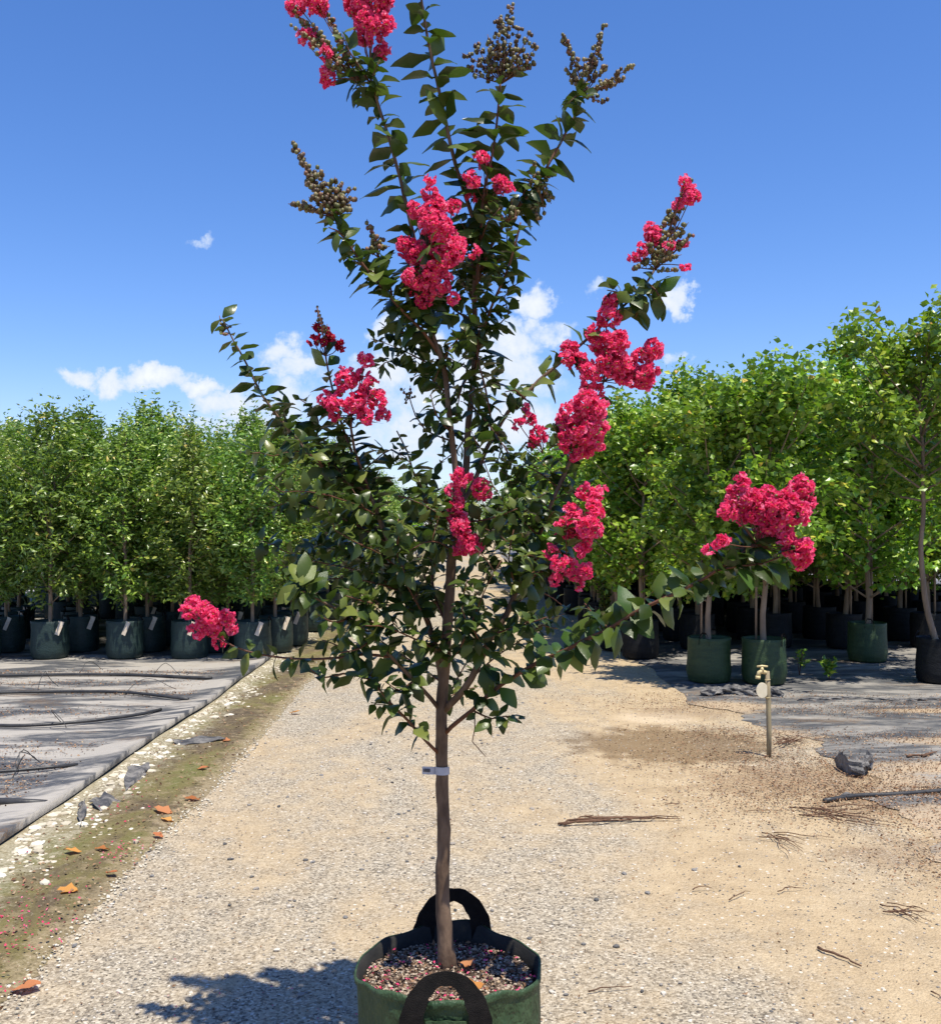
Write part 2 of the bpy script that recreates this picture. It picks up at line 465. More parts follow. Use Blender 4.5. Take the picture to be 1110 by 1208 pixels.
M['bagR'] = mat_plain('bottle_green_bag', (.019, .042, .014), (.035, .065, .022), .5, 7, .6, 40, .4, stretch=(1, 1, 4))
M['bagB'] = mat_plain('black_bag', (.006, .007, .008), (.014, .015, .016), .6, 7, .6, 40, .2, stretch=(1, 1, 4))
M['baginner'] = mat_plain('black_bag_lining', (.012, .012, .012), (.03, .028, .024), .8, 12)
M['webbing'] = mat_plain('black_webbing', (.007, .0065, .0065), (.015, .013, .012), .85, 30, .8, 420, .12)
M['soil'] = mat_plain('potting_mix', (.055, .036, .024), (.13, .09, .06), .95, 60, 1.0, 120, .2, bdist=.02)
M['chip'] = mat_island('mulch_chip', [(0, (.05, .03, .02)), (.35, (.17, .115, .08)), (.7, (.36, .27, .19)), (1, (.52, .45, .35))], .9)
M['stone'] = mat_island('road_stone', [(0, (.06, .06, .06)), (.3, (.2, .19, .18)), (.6, (.36, .31, .25)), (1, (.58, .53, .45))], .9)
M['limestone'] = mat_island('limestone_rubble', [(0, (.38, .33, .24)), (.5, (.56, .5, .38)), (1, (.7, .65, .54))], .9)
M['dryleaf'] = mat_leaf('dry_orange_leaf', [(0, (.32, .11, .035)), (.5, (.5, .2, .06)), (1, (.58, .3, .13))], .25, .7, .2, tgain=(1.1, 1, .8))
M['litter'] = mat_island('leaf_litter', [(0, (.07, .035, .02)), (.4, (.19, .10, .05)), (.8, (.34, .2, .11)), (1, (.5, .38, .24))], .9)
M['twig'] = mat_plain('dry_twig', (.16, .085, .05), (.09, .05, .03), .85, 40, .5, 120)
M['pipe'] = mat_plain('black_poly_pipe', (.018, .018, .02), (.05, .048, .045), .45, 6, .2, 40, .4)
M['white'] = mat_plain('white_label', (.72, .72, .7), (.6, .6, .58), .5, 30, .1)
M['cream'] = mat_plain('cream_tag', (.66, .58, .45), (.55, .42, .3), .6, 30, .1)
M['post'] = mat_plain('weathered_post', (.34, .28, .16), (.2, .16, .1), .7, 14, .4, 60, stretch=(1, 1, .3))
M['brass'] = mat_plain('dull_brass', (.62, .5, .24), (.5, .4, .2), .45, 30, .1, spec=.5)
M['disc'] = mat_plain('cream_disc', (.75, .68, .5), (.65, .58, .4), .55, 20, .1)
M['plastic'] = mat_plain('grey_plastic', (.21, .195, .175), (.045, .045, .048), .6, 14, 1.0, 30, .3, bdist=.02)
M['blue'] = mat_plain('grey_label', (.45, .46, .5), (.36, .37, .42), .5, 30, .1)
M['ink'] = mat_plain('printed_ink', (.05, .05, .07), (.03, .03, .04), .6)

# ------------------------------------------------------------------ pixel of the photo -> point in the place
def P(px, py, depth):
    return ((px - CX) * depth / F, depth, EYE - (py - CY) * depth / F)
def G(px, py, z=0.0):
    d = (EYE - z) * F / (py - CY)
    return ((px - CX) * d / F, d, z)

# ------------------------------------------------------------------ ground and ground sheets
def rand_smooth(seed):
    r = random.Random(seed)
    ph = [(r.uniform(.4, 1.2), r.uniform(0, 6.3), .5), (r.uniform(2, 4), r.uniform(0, 6.3), .25), (r.uniform(6, 11), r.uniform(0, 6.3), .12), (r.uniform(17, 26), r.uniform(0, 6.3), .07)]
    return lambda t: sum(a * math.sin(w * t + p) for w, p, a in ph)

def sheet(name, xl, xr, ys, nx, zf, mat, thick=0.0):
    """a strip between the curves xl(y) and xr(y)"""
    v = []; f = []
    for y in ys:
        a, b = xl(y), xr(y)
        for k in range(nx + 1):
            x = a + (b - a) * k / nx
            v.append((x, y, zf(x, y, k / nx)))
    n = nx + 1
    for i in range(len(ys) - 1):
        for k in range(nx):
            f.append((i * n + k, i * n + k + 1, (i + 1) * n + k + 1, (i + 1) * n + k))
    if thick:
        b = len(v)
        edge = [i * n + nx for i in range(len(ys))]
        v += [(v[i][0] - .004, v[i][1], v[i][2] - thick) for i in edge]
        for i in range(len(edge) - 1):
            f.append((edge[i], b + i, b + i + 1, edge[i + 1]))
    mb = MB(); mb.add(v, f)
    return struct(obj(name, mb.mesh(name, mat, True)))

def ygrid(a, b, s0, s1):
    out = [a]
    while out[-1] < b:
        t = (out[-1] - a) / (b - a)
        out.append(out[-1] + s0 + (s1 - s0) * t)
    return out

mb = MB(); mb.add([(-900, -60, 0), (900, -60, 0), (900, 1500, 0), (-900, 1500, 0)], [(0, 1, 2, 3)])
struct(obj('ground', mb.mesh('ground', M['ground'])))

e1 = rand_smooth(3); e2 = rand_smooth(4); e3 = rand_smooth(5)
mossR = lambda y: -1.5 + .05 * e1(y) + .018 * math.sin(31 * y) * math.sin(13.7 * y) + .01 * math.sin(67 * y)
matR = lambda y: -2.2 + .03 * math.sin(.7 * y + 1) + .012 * math.sin(2.3 * y)
def mossz(x, y, k):
    return .0015 + (.018 + .004 * math.sin(13 * x + 9 * y)) * min(1, math.sin(math.pi * min(1, max(0, k))) * 1.6)
sheet('moss_strip', lambda y: -2.45, mossR, ygrid(1.0, 60, .02, .6), 8,
      mossz, M['moss'])
bump = rand_smooth(8)
def matz(x, y, k):
    lip = max(0, (k - .985) / .015)
    return .034 + .006 * math.sin(3.1 * x + 1.7 * y) * math.sin(2.3 * y - x) + .032 * lip * (1.2 + .6 * bump(y * .12))
sheet('weed_mat', lambda y: -26.0, matR, ygrid(1.0, 60, .06, .6), 200, matz, M['weedmat'], .045)

e6 = rand_smooth(12)
def rmat_left(y):
    if y < 8.9:
        t = (y - 4.5) / 4.4
        return 2.55 - .25 * t + .33 * e6(1.8 * y)
    return 2.05 + .1 * e6(1.2 * y)
sheet('weed_mat', rmat_left, lambda y: 30.0, ygrid(4.6, 60, .05, .6), 160,
      lambda x, y, k: .008 + .0035 * (1 + math.sin(4.1 * x + 1.3 * y) * math.sin(3.3 * y - x)) - (.0075 if k == 0 else 0), M['weedmat2'])

# stones and chips: too many to count
ico = None
def ico_template(sub=1):
    import bmesh
    b = bmesh.new()
    bmesh.ops.create_icosphere(b, subdivisions=sub, radius=1.0)
    v = np.array([x.co[:] for x in b.verts]); f = np.array([[q.index for q in x.verts] for x in b.faces])
    b.free()
    return v, f
ICO = ico_template(1)
ICO2 = ico_template(2)

def pebbles(name, label, cat, pts, smin, smax, mat, flat=.6, parent=None):
    n = len(pts)
    v0, f0 = ICO
    sc = rng.uniform(smin, smax, (n, 1, 1)) * rng.uniform(.65, 1.25, (n, 1, 3)) * np.array([1, 1, flat])
    ang = rng.uniform(0, 6.28, n)
    jit = v0[None] * (1 + rng.uniform(-.25, .25, (n, len(v0), 1)))
    vv = jit * sc
    c, s = np.cos(ang)[:, None], np.sin(ang)[:, None]
    x, y = vv[..., 0] * c - vv[..., 1] * s, vv[..., 0] * s + vv[..., 1] * c
    vv = np.stack([x, y, vv[..., 2]], -1) + np.asarray(pts)[:, None]
    ff = f0[None] + (np.arange(n) * len(v0))[:, None, None]
    o = obj(name, mesh_np(name, vv.reshape(-1, 3), ff.reshape(-1, 3), mat), parent)
    o['kind'] = 'stuff'
    if label:
        tag(o, label, cat)
    return o

n = 9000
yy = 2.2 + 9 * rng.random(n) ** 1.7
xx = rng.uniform(-1.5, 2.7, n)
pebbles('road_gravel', 'loose grey and tan gravel scattered over the track', 'gravel', np.stack([xx, yy, np.full(n, .001)], 1), .0018, .0065, M['stone'])
n = 420
yy = 2.5 + 7 * rng.random(n) ** 1.5
xx = rng.uniform(-1.5, 1.2, n) ** 3 / 2.2 - .2 + rng.normal(0, .5, n)
pebbles('road_stones', 'scattered larger grey stones lying loose on the track', 'stones', np.stack([np.clip(xx, -1.45, 2.2), yy, np.full(n, .003)], 1), .006, .014, M['stone'])
n = 4200
yy = 2.4 + 14 * rng.random(n) ** 1.4
xx = np.array([matR(y) for y in yy]) + np.abs(rng.normal(0, .13, n)) * (1 + .8 * np.sin(2.1 * yy) * np.sin(.9 * yy)) + .02
pebbles('limestone_rubble', 'pale limestone rubble along the edge of the weed mat', 'rubble', np.stack([xx, yy, np.full(n, .014)], 1), .004, .019, M['limestone'], .6)
n = 150
yy = 2.6 + 7 * rng.random(n) ** 1.3
xx = np.array([matR(y) for y in yy]) + np.abs(rng.normal(0, .12, n)) + .04
pebbles('limestone_lumps', 'larger pale limestone lumps heaped along the mat edge', 'rubble', np.stack([xx, yy, np.full(n, .018)], 1), .016, .042, M['limestone'], .5)
n = 1500
yy = 2.3 + 9 * rng.random(n) ** 1.5
xx = np.array([mossR(y) for y in yy]) + rng.normal(.01, .035, n)
pebbles('edge_gravel', 'line of loose gravel where the track meets the mossy strip', 'gravel', np.stack([xx, yy, np.full(n, .006)], 1), .002, .008, M['limestone'])

def flakes(name, label, cat, pts, smin, smax, mat, parent=None, up=1.0, tm=SMALL_LEAF):
    n = len(pts)
    d = rng.normal(0, 1, (n, 3)) * np.array([1, 1, .3])
    nr = rng.normal(0, .45, (n, 3)) + np.array([0, 0, up])
    v, f = scatter(tm[0], tm[1], np.asarray(pts), d, nr, rng.uniform(smin, smax, n))
    o = obj(name, mesh_np(name, v, f, mat), parent)
    o['kind'] = 'stuff'
    if label:
        tag(o, label, cat)
    return o

# brown litter blown onto the right-hand mat, in drifts
drifts = [(1.9, 6.9, .5, .25, 500), (2.35, 6.4, .45, .3, 900), (2.9, 6.0, .5, .12, 900), (2.3, 5.6, .5, .25, 600), (3.2, 7.5, .9, .15, 700), (3.6, 8.6, .8, .15, 600),
          (2.0, 8.9, .5, .2, 350), (1.85, 5.9, .35, .2, 300), (2.45, 4.75, .35, .25, 500), (3.3, 6.7, .6, .2, 500), (2.1, 7.7, .4, .2, 400), (4.6, 8.9, .7, .15, 400), (3.0, 9.3, 1.2, .12, 300)]
pts = np.concatenate([np.stack([rng.normal(cx, sx, 4 * k), rng.normal(cy, sy, 4 * k), np.full(4 * k, .017)], 1) for cx, cy, sx, sy, k in drifts])
flakes('leaf_litter', 'brown leaf and bark litter drifted across the bare weed mat', 'litter', pts, .004, .021, M['litter'])
ldr = [(-3.2, 7.0, .9, .16, 500), (-2.7, 6.0, .5, .15, 500), (-4.0, 9.9, 1.2, .15, 500), (-3.6, 8.4, .6, .15, 300), (-3.0, 5.3, .6, .2, 500), (-3.3, 10.6, 1.0, .12, 600), (-2.9, 9.3, .4, .1, 250), (-3.4, 6.5, .7, .1, 700), (-2.75, 5.0, .3, .15, 600)]
pts = np.concatenate([np.stack([np.minimum(rng.normal(cx, sx, k), -2.3), rng.normal(cy, sy, k), np.full(k, .043)], 1) for cx, cy, sx, sy, k in ldr for _ in (0, 1)])
flakes('leaf_litter', 'fine brown litter lying between the irrigation pipes', 'litter', pts, .006, .026, M['litter'])
n = 2200
pts = np.stack([rng.uniform(-2.15, -1.48, n), 2.6 + 8 * rng.random(n) ** 1.4, np.full(n, .024)], 1)
flakes('moss_litter', 'small tan leaf fragments strewn over the mossy strip', 'litter', pts, .006, .028, M['litter'])
pc = [(-1.68, 3.35, .1, .12, 130), (-1.9, 3.3, .1, .1, 110), (-1.72, 3.9, .1, .12, 90), (-1.62, 4.9, .06, .08, 50), (-1.85, 4.2, .15, .2, 80), (-1.75, 3.0, .15, .2, 120), (-1.9, 5.6, .1, .4, 40)]
pts = np.concatenate([np.stack([np.clip(rng.normal(cx, sx, k), -2.1, -1.5), rng.normal(cy, sy, k), np.full(k, .027)], 1) for cx, cy, sx, sy, k in pc])
flakes('fallen_petals', 'shrivelled pink petals fallen onto the mossy strip', 'petals', pts, .008, .018, M['petal'])
n = 3800
pts = np.stack([rng.uniform(-1.45, 2.6, n), 2.4 + 7.5 * rng.random(n) ** 1.4, np.full(n, .005)], 1)
flakes('track_crumbs', 'dark crumbs of bark and dry leaf trodden into the track', 'litter', pts, .004, .016, M['litter'])
n = 60
pts = np.stack([rng.normal(-.45, .45, n), rng.normal(3.2, .25, n), np.full(n, .008)], 1)
flakes('fallen_petals', 'few pink petals dropped on the gravel beside the big bag', 'petals', pts, .007, .012, M['petal'])

# single dry leaves on the mossy strip
DRY = [mesh_np('dry_leaf', *leaf_template(.3, c, .07, t, .4, seed=i), M['dryleaf'], True) for i, (c, t) in enumerate([(-.12, .3), (.1, -.4), (-.2, .2)])]
dry_spots = [(12, 1160, .1, 'curled orange dry leaf lying in the moss near petals and puddle mud'), (92, 1047, .105, 'wide flat orange dry leaf lying on bare mud'),
             (125, 1026, .06, 'small orange dry leaf beside a wide flat orange one'), (203, 955, .12, 'large pale orange dry leaf with a second curled up against it'),
             (190, 962, .08, 'dry leaf tucked under a large pale orange leaf'), (236, 938, .085, 'reddish brown dry leaf at the gravel edge of the moss'),
             (232, 905, .07, 'tan dry leaf lying above reddish brown one on moss'), (272, 872, .09, 'reddish dry leaf close by the torn grey plastic flap'),
             (342, 838, .09, 'lone orange leaf where gravel meets moss farthest along the strip'), (96, 1004, .08, 'orange leaf heaped with petals by the mat edge'),
             (112, 1000, .07, 'orange leaf leaning on another heaped with petals'), (193, 982, .06, 'slim orange dry leaf stuck to the gravel edge')]
for i, (px, py, s, lab) in enumerate(dry_spots):
    x, y, z = G(px, py, .035)
    o = obj('fallen_leaf', DRY[i % 3], None, (x, y, mossz(x, y, (x + 2.45) / .95) + .006 + .002 * (i % 3)))
    o.rotation_euler = (random.uniform(-.12, .12), random.uniform(-.1, .1), random.uniform(-.4, .4) + (3.1 if i % 2 else 0))
    o.scale = (s, s, s)
    tag(o, lab, 'leaf', 'dry leaves on the mossy strip')

# torn flaps hanging from the mat edge
def flap(pts4, lab, mat):
    mb_ = MB()
    a, b, c, d = [Vector(p) for p in pts4]
    nn = 6
    vv = []
    for i in range(nn + 1):
        for j in range(nn + 1):
            u, w = i / nn, j / nn
            p = (a * (1 - u) + b * u) * (1 - w) + (d * (1 - u) + c * u) * w
            p.z += .008 * math.sin(9 * u + 5 * w + a.y) + .008 * math.sin(math.pi * w)
            p.x += .01 * math.sin(9 * w + 4 * u)
            vv.append(p)
    ff = [(i * (nn + 1) + j, i * (nn + 1) + j + 1, (i + 1) * (nn + 1) + j + 1, (i + 1) * (nn + 1) + j) for i in range(nn) for j in range(nn)]
    nv = len(vv)
    vv += [p - Vector((0, 0, .004)) for p in vv]
    ff += [tuple(q + nv for q in f)[::-1] for f in ff]
    me = mb_.add(vv, ff).mesh('weed_mat_flap', mat, True)
    return tag(obj('weed_mat_flap', me), lab, 'mat scrap')
flap([G(150, 905, .05), G(178, 900, .05), G(172, 915, .02), G(146, 936, .02)], 'torn grey weed mat flap folded over the limestone edge', M['plastic'])
flap([G(92, 948, .05), G(102, 943, .05), G(99, 976, .02), G(94, 978, .02)], 'narrow pointed strip of weed mat hanging off the mat edge', M['plastic'])
flap([G(105, 945, .04), G(125, 935, .04), G(142, 946, .02), G(118, 958, .02)], 'flat grey scrap of weed mat beside the narrow pointed strip', M['plastic'])
flap([G(200, 874, .04), G(245, 868, .04), G(266, 872, .03), G(215, 880, .02)], 'long thin grey plastic scrap lying across the moss', M['plastic'])

# irrigation pipes on the left mat
def pipe(pts, r, lab, drips=()):
    root = bpy.data.objects.new('irrigation_pipe', None); COL.objects.link(root)
    base = Vector(pts[-1]); root.location = base
    cc = catmull([(p[0] - base.x, p[1] - base.y, p[2] - base.z) for p in pts], .12)
    obj('pipe', MB().tube(cc, r, 8).mesh('pipe', M['pipe'], True), root)
    for (t, ln, h, sd) in drips:
        q = cc[int(t * (len(cc) - 1))]
        rr = random.Random(sd)
        a = rr.uniform(0, 6.28)
        dp = [(q[0], q[1], q[2] + r * .6)]
        for k in range(1, 7):
            u = k / 6
            a += rr.uniform(-.6, .6)
            dp.append((dp[-1][0] + ln / 6 * math.cos(a), dp[-1][1] + ln / 9 * math.sin(a), q[2] + r * .6 + h * math.sin(math.pi * min(1, u * 1.05)) ))
        obj('drip_tube', MB().tube(catmull(dp, .03), .003, 5).mesh('drip_tube', M['pipe'], True), root)
    return tag(root, lab, 'pipe', None)
zP = .056
def gp(px, py): return G(px, py, zP)
pipe([gp(-60, 798), gp(60, 796), gp(150, 796), gp(220, 799), gp(250, 800)], .016, 'black irrigation pipe laid closest to the front row of bags', [(.5, .5, .1, 1), (.8, .3, .12, 2)])
pipe([gp(-60, 819), gp(60, 816), gp(150, 817), gp(222, 825)], .014, 'black irrigation pipe with drip tubes, second from the bags', [(.35, .4, .16, 3), (.7, .5, .1, 4)])
pipe([gp(-60, 854), gp(30, 856), gp(110, 850), gp(170, 842), gp(190, 837)], .013, 'black irrigation pipe with end curving toward the bags', [(.6, .4, .12, 5)])
pipe([gp(-60, 914), gp(20, 909), gp(92, 902)], .011, 'thin black irrigation pipe with looping drip tubes over litter', [(.7, .35, .11, 6), (.75, .3, .1, 7), (.6, .4, .08, 8)])
pipe([gp(-60, 945), gp(20, 946), gp(55, 948)], .02, 'short thick black pipe with a blunt capped end', [(.6, .5, .03, 9), (.5, .5, .03, 10)])

# right-hand side: rolled mat edge, old pipe, scraps and twigs
def lumpy(pts, r, n=20, seed=1, flat=.7):
    rr = random.Random(seed)
    cc = catmull(pts, .03)
    ph = [rr.uniform(0, 6.28) for _ in range(6)]
    vv = []; ff = []
    for i, p in enumerate(cc):
        e = min(1.0, (i + .6) / 3, (len(cc) - i - .4) / 3)
        for k in range(n):
            th = 2 * math.pi * k / n
            q = r * e * (1 + .34 * math.sin(2 * th + .5 * i + ph[0]) + .26 * math.sin(5 * th - 1.3 * i + ph[1]) + .2 * math.sin(2.1 * i + ph[2]) + rr.uniform(-.16, .16))
            vv.append((p[0], p[1] + q * math.cos(th), max(.004, p[2] + r * flat + q * flat * math.sin(th))))
    for i in range(len(cc) - 1):
        for k in range(n):
            ff.append((i * n + k, i * n + (k + 1) % n, (i + 1) * n + (k + 1) % n, (i + 1) * n + k))
    ff.append(tuple(range(n))); ff.append(tuple((len(cc) - 1) * n + k for k in range(n))[::-1])
    return MB().add(vv, ff)
o = obj('weed_mat_roll', lumpy([G(826, 822), G(860, 820), G(900, 822), G(925, 824)], .07, seed=2, flat=.55).mesh('weed_mat_roll', M['plastic'], False))
tag(o, 'crumpled grey roll of weed mat in front of two green bags', 'mat roll')
o = obj('weed_mat_roll', lumpy([G(940, 828), G(1000, 826), G(1060, 828), G(1140, 826), G(1190, 828)], .03, seed=5, flat=.5).mesh('weed_mat_roll', M['plastic'], False))
tag(o, 'low turned-over weed mat hem behind the tap post', 'mat roll')
o = obj('old_pipe', MB().tube(catmull([G(972, 945, .015), G(1010, 939, .02), G(1060, 937, .018), G(1150, 930, .02)], .05), .014, 8).mesh('old_pipe', M['pipe'], True))
tag(o, 'dark old pipe half buried in brown litter', 'pipe')
o = obj('plastic_scrap', lumpy([G(985, 905), G(1000, 915), G(1012, 916), G(1030, 905)], .055, seed=9, flat=.9).mesh('plastic_scrap', M['plastic'], False))
tag(o, 'crumpled grey plastic scrap standing up from brown litter', 'plastic')
o = obj('plastic_scrap', lumpy([G(990, 945), G(1003, 942), G(1015, 943)], .03, seed=14, flat=.7).mesh('plastic_scrap', M['plastic'], False))
tag(o, 'small dark plastic scrap lying at the end of the old pipe', 'plastic')
def wiggle(p0, p1, n=6, amp=.02, lift=.0, rr=random):
    a, b = Vector(p0), Vector(p1)
    L = (b - a).length
    return [a.lerp(b, k / n) + Vector((0, 0, lift * math.sin(math.pi * k / n))) + Vector((rr.uniform(-1, 1), rr.uniform(-1, 1), .2 * rr.random())) * amp * L * (0 if k in (0, n) else 1) for k in range(n + 1)]
def twigs(name, lab, segs, cat='twig', group=None, z=.01, r=.004):
    mbt = MB()
    for i, (x0, y0, x1, y1) in enumerate(segs):
        rr = random.Random(int(x0 * 31 + y1 * 7 + i))
        pts_ = wiggle(G(x0, y0, z + .003 * (i % 4)), G(x1, y1, z + .004 * (i % 3)), 6, .05, .012 * rr.random(), rr)
        mbt.tube(pts_, [r * (1 - .1 * k) * rr.uniform(.8, 1.2) for k in range(7)], 5)
    return tag(obj(name, mbt.mesh(name, M['twig'], True)), lab, cat, group)
rr = random.Random(5)
twigs('twig_pile', 'bundle of thin brown twigs lying in the middle of the track', [(658, 972, 700, 962), (665, 973, 770, 966), (672, 968, 735, 964), (680, 970, 800, 964), (690, 963, 745, 968), (660, 972, 720, 968), (700, 968, 790, 966), (710, 966, 802, 966)], r=.006)
twigs('twig_pile', 'spread of dark twigs ending in litter below the old pipe', [(rr.uniform(930, 990), rr.uniform(950, 962), rr.uniform(990, 1060), rr.uniform(948, 975)) for _ in range(10)], r=.004)
twigs('twig_pile', 'loose fan of fine twigs lying on sandy dirt beneath litter', [(rr.uniform(895, 920), rr.uniform(982, 990), rr.uniform(930, 985), rr.uniform(988, 1016)) for _ in range(7)], r=.003)
twigs('twig_pile', 'heap of thin dry stems at the sandy verge', [(rr.uniform(1035, 1070), rr.uniform(1063, 1076), rr.uniform(1080, 1112), rr.uniform(1070, 1090)) for _ in range(9)], r=.003)
twigs('twig_pile', 'brown stem heap behind the tap post on the weed mat', [(rr.uniform(912, 930), rr.uniform(866, 880), rr.uniform(930, 956), rr.uniform(862, 880)) for _ in range(14)], z=.03, r=.004)
twigs('twig', 'short dark stick alone on tan dirt, the thickest one', [(965, 1118, 1016, 1140)], r=.006)
for lab_, s in [('thin dry twig on the gravel beside the big bag', (694, 1170, 745, 1164)), ('short thin twig near a damp hollow, on open sand', (784, 949, 805, 949)),
               ('long thin twig lying close to the fan of fine twigs', (877, 957, 925, 956)), ('thin twig lying on the damp stain by the tap post', (870, 868, 895, 873)),
               ('stub of twig beside the heap of dry stems on the verge', (1098, 1170, 1112, 1178)), ('tiny twig at the edge of the damp stain', (752, 901, 757, 908))]:
    twigs('twig', lab_, [s], r=.003)
for s in [(817, 1050, 840, 1048), (917, 1052, 948, 1048), (860, 1062, 885, 1052)]:
    twigs('twig', 'short thin twig, one of three in a row on tan dirt', [s], group='three thin twigs in a row', r=.003)
twigs('twig', 'curved branch stick lying on weed mat with raised ends', [(1070, 893, 1090, 892), (1088, 892, 1105, 887)], z=.02, r=.012)

# ------------------------------------------------------------------ tap post
x, y, z = G(907, 893)
root = bpy.data.objects.new('tap_post', None); COL.objects.link(root); root.location = (x, y, 0)
k_ = y / F
H_ = (893 - 792) * k_
obj('post', MB().tube([(0, 0, -.05), (.0, 0, .2), (-.004, 0, .4), (-.012, 0, H_)], [.0165, .017, .0165, .016], 12).mesh('post', M['post'], True), root)
tap = MB().tube([(-.012, 0, H_ - .012), (-.03, -.005, H_ - .006), (-.055, -.01, H_), (-.07, -.012, H_ - .006), (-.078, -.014, H_ - .035)], [.012, .014, .016, .014, .015], 10)
tap.tube([(-.05, -.01, H_), (-.05, -.01, H_ + .03)], [.016, .008], 10)
tp = obj('tap', tap.mesh('tap', M['brass'], True), root)
obj('handle', MB().tube([(-.085, -.01, H_ + .034), (-.05, -.01, H_ + .037), (-.012, -.01, H_ + .034)], [.006, .008, .006], 8).mesh('handle', M['brass'], True), tp)
obj('spout', MB().tube([(-.078, -.014, H_ - .03), (-.08, -.014, H_ - .05)], [.0165, .0175], 10).mesh('spout', M['brass'], True), tp)
dm = MB()
nd_ = 20
zc = (893 - 814) * k_
rim = [(-.05 + .042 * math.cos(2 * math.pi * i / nd_) , zc + .052 * math.sin(2 * math.pi * i / nd_)) for i in range(nd_)]
rim = [(min(a, -.018), b) for a, b in rim]
dm.add([(a, -.02, b) for a, b in rim] + [(a, -.012, b) for a, b in rim], [tuple(range(nd_)), tuple(range(2 * nd_ - 1, nd_ - 1, -1))] + [(i, i + nd_, (i + 1) % nd_ + nd_, (i + 1) % nd_) for i in range(nd_)])
obj('disc', dm.mesh('disc', M['disc']), root)
for zz in (zc - .055, H_ - .06):
    obj('wire_tie', MB().lathe([(.018, 0), (.0205, .003), (.018, .006)], 12, (-.01, 0, zz)).mesh('wire_tie', M['brass'], True), root)
tag(root, 'short leaning post carrying a brass garden tap and cream disc', 'tap post')
x, y, z = G(893, 893)

# ------------------------------------------------------------------ planter bags
def bag_meshes(mat, r, h, seed):
    rr = random.Random(seed)
    ph = [rr.uniform(0, 6.28) for _ in range(4)]
    wob = lambda th, z: 1 + .018 * math.sin(2 * th + ph[0]) + .014 * math.sin(5 * th + ph[1] + 9 * z) + .02 * math.sin(21 * z + ph[2]) * math.sin(th * 2 + ph[3])
    prof = [(0, .002), (r * .9, .002), (r * .98, .02), (r * 1.03, h * .25), (r * 1.02, h * .5), (r, h * .75), (r * .985, h * .93), (r * .995, h), (r * .975, h + .004), (r * .96, h - .02), (r * .95, h * .8)]
    wall = MB().lathe(prof, 28, wob=wob)
    me = wall.mesh('wall', mat, True)
    sp = [(r * .97, h * .84), (r * .6, h * .87), (r * .25, h * .88), (0, h * .885)]
    soil = MB().lathe(sp, 20, wob=lambda th, z: 1 + .03 * math.sin(3 * th + ph[0])).mesh('soil', M['soil'], True)
    hm = []
    for sx in (-1, 1):
        hp = [(sx * r * .99, -.05, h * .86), (sx * r * 1.0, -.045, h * 1.02), (sx * r * .93, -.02, h * 1.13), (sx * r * .93, .02, h * 1.12), (sx * r * 1.0, .05, h * 1.0), (sx * r * .99, .055, h * .86)]
        cc = catmull(hp, .03)
        vv = []
        for i, p in enumerate(cc):
            wv = .013
            vv += [(p[0] - .006, p[1], p[2] - wv * .6), (p[0] + .006, p[1], p[2] + wv * .6)]
        ff = [(2 * i, 2 * i + 1, 2 * i + 3, 2 * i + 2) for i in range(len(cc) - 1)]
        hm.append(MB().add(vv, ff).mesh('handle', M['webbing'], True))
    tg = MB()
    tg.tube([(r * .55, -r * .55, h * .98), (r * .62, -r * .8, h * 1.02), (r * .66, -r * .86, h * .97)], .003, 5)
    c0 = Vector((r * .68, -r * .9, h * .9)); rot = Matrix.Rotation(.35, 3, 'Y') @ Matrix.Rotation(-.15, 3, 'X')
    tg.box(c0 - Vector((0, .006, .03)), (.025, .0015, .08), rot)
    return me, soil, hm, tg.mesh('tag', M['cream'])

BAGL = [bag_meshes(M['bagL'], .205, .43, s) for s in (1, 2, 3)]
BAGR = [bag_meshes(M['bagR'], .215, .44, s) for s in (4, 5, 6)]
BAGB = [bag_meshes(M['bagB'], .215, .44, s) for s in (7, 8)]

def place_bag(kind, x, y, z, rot, lab, group, tagged=True, full=True, s=1.0):
    wall, soil, hm, tg = kind
    root = bpy.data.objects.new('planter_bag', None); COL.objects.link(root)
    root.location = (x, y, z); root.rotation_euler = (0, 0, rot); root.scale = (s, s, s)
    obj('wall', wall, root); obj('soil', soil, root)
    if full:
        for m_ in hm: obj('handle', m_, root)
    if tagged: obj('tag', tg, root)
    return tag(root, lab, 'planter bag', group)

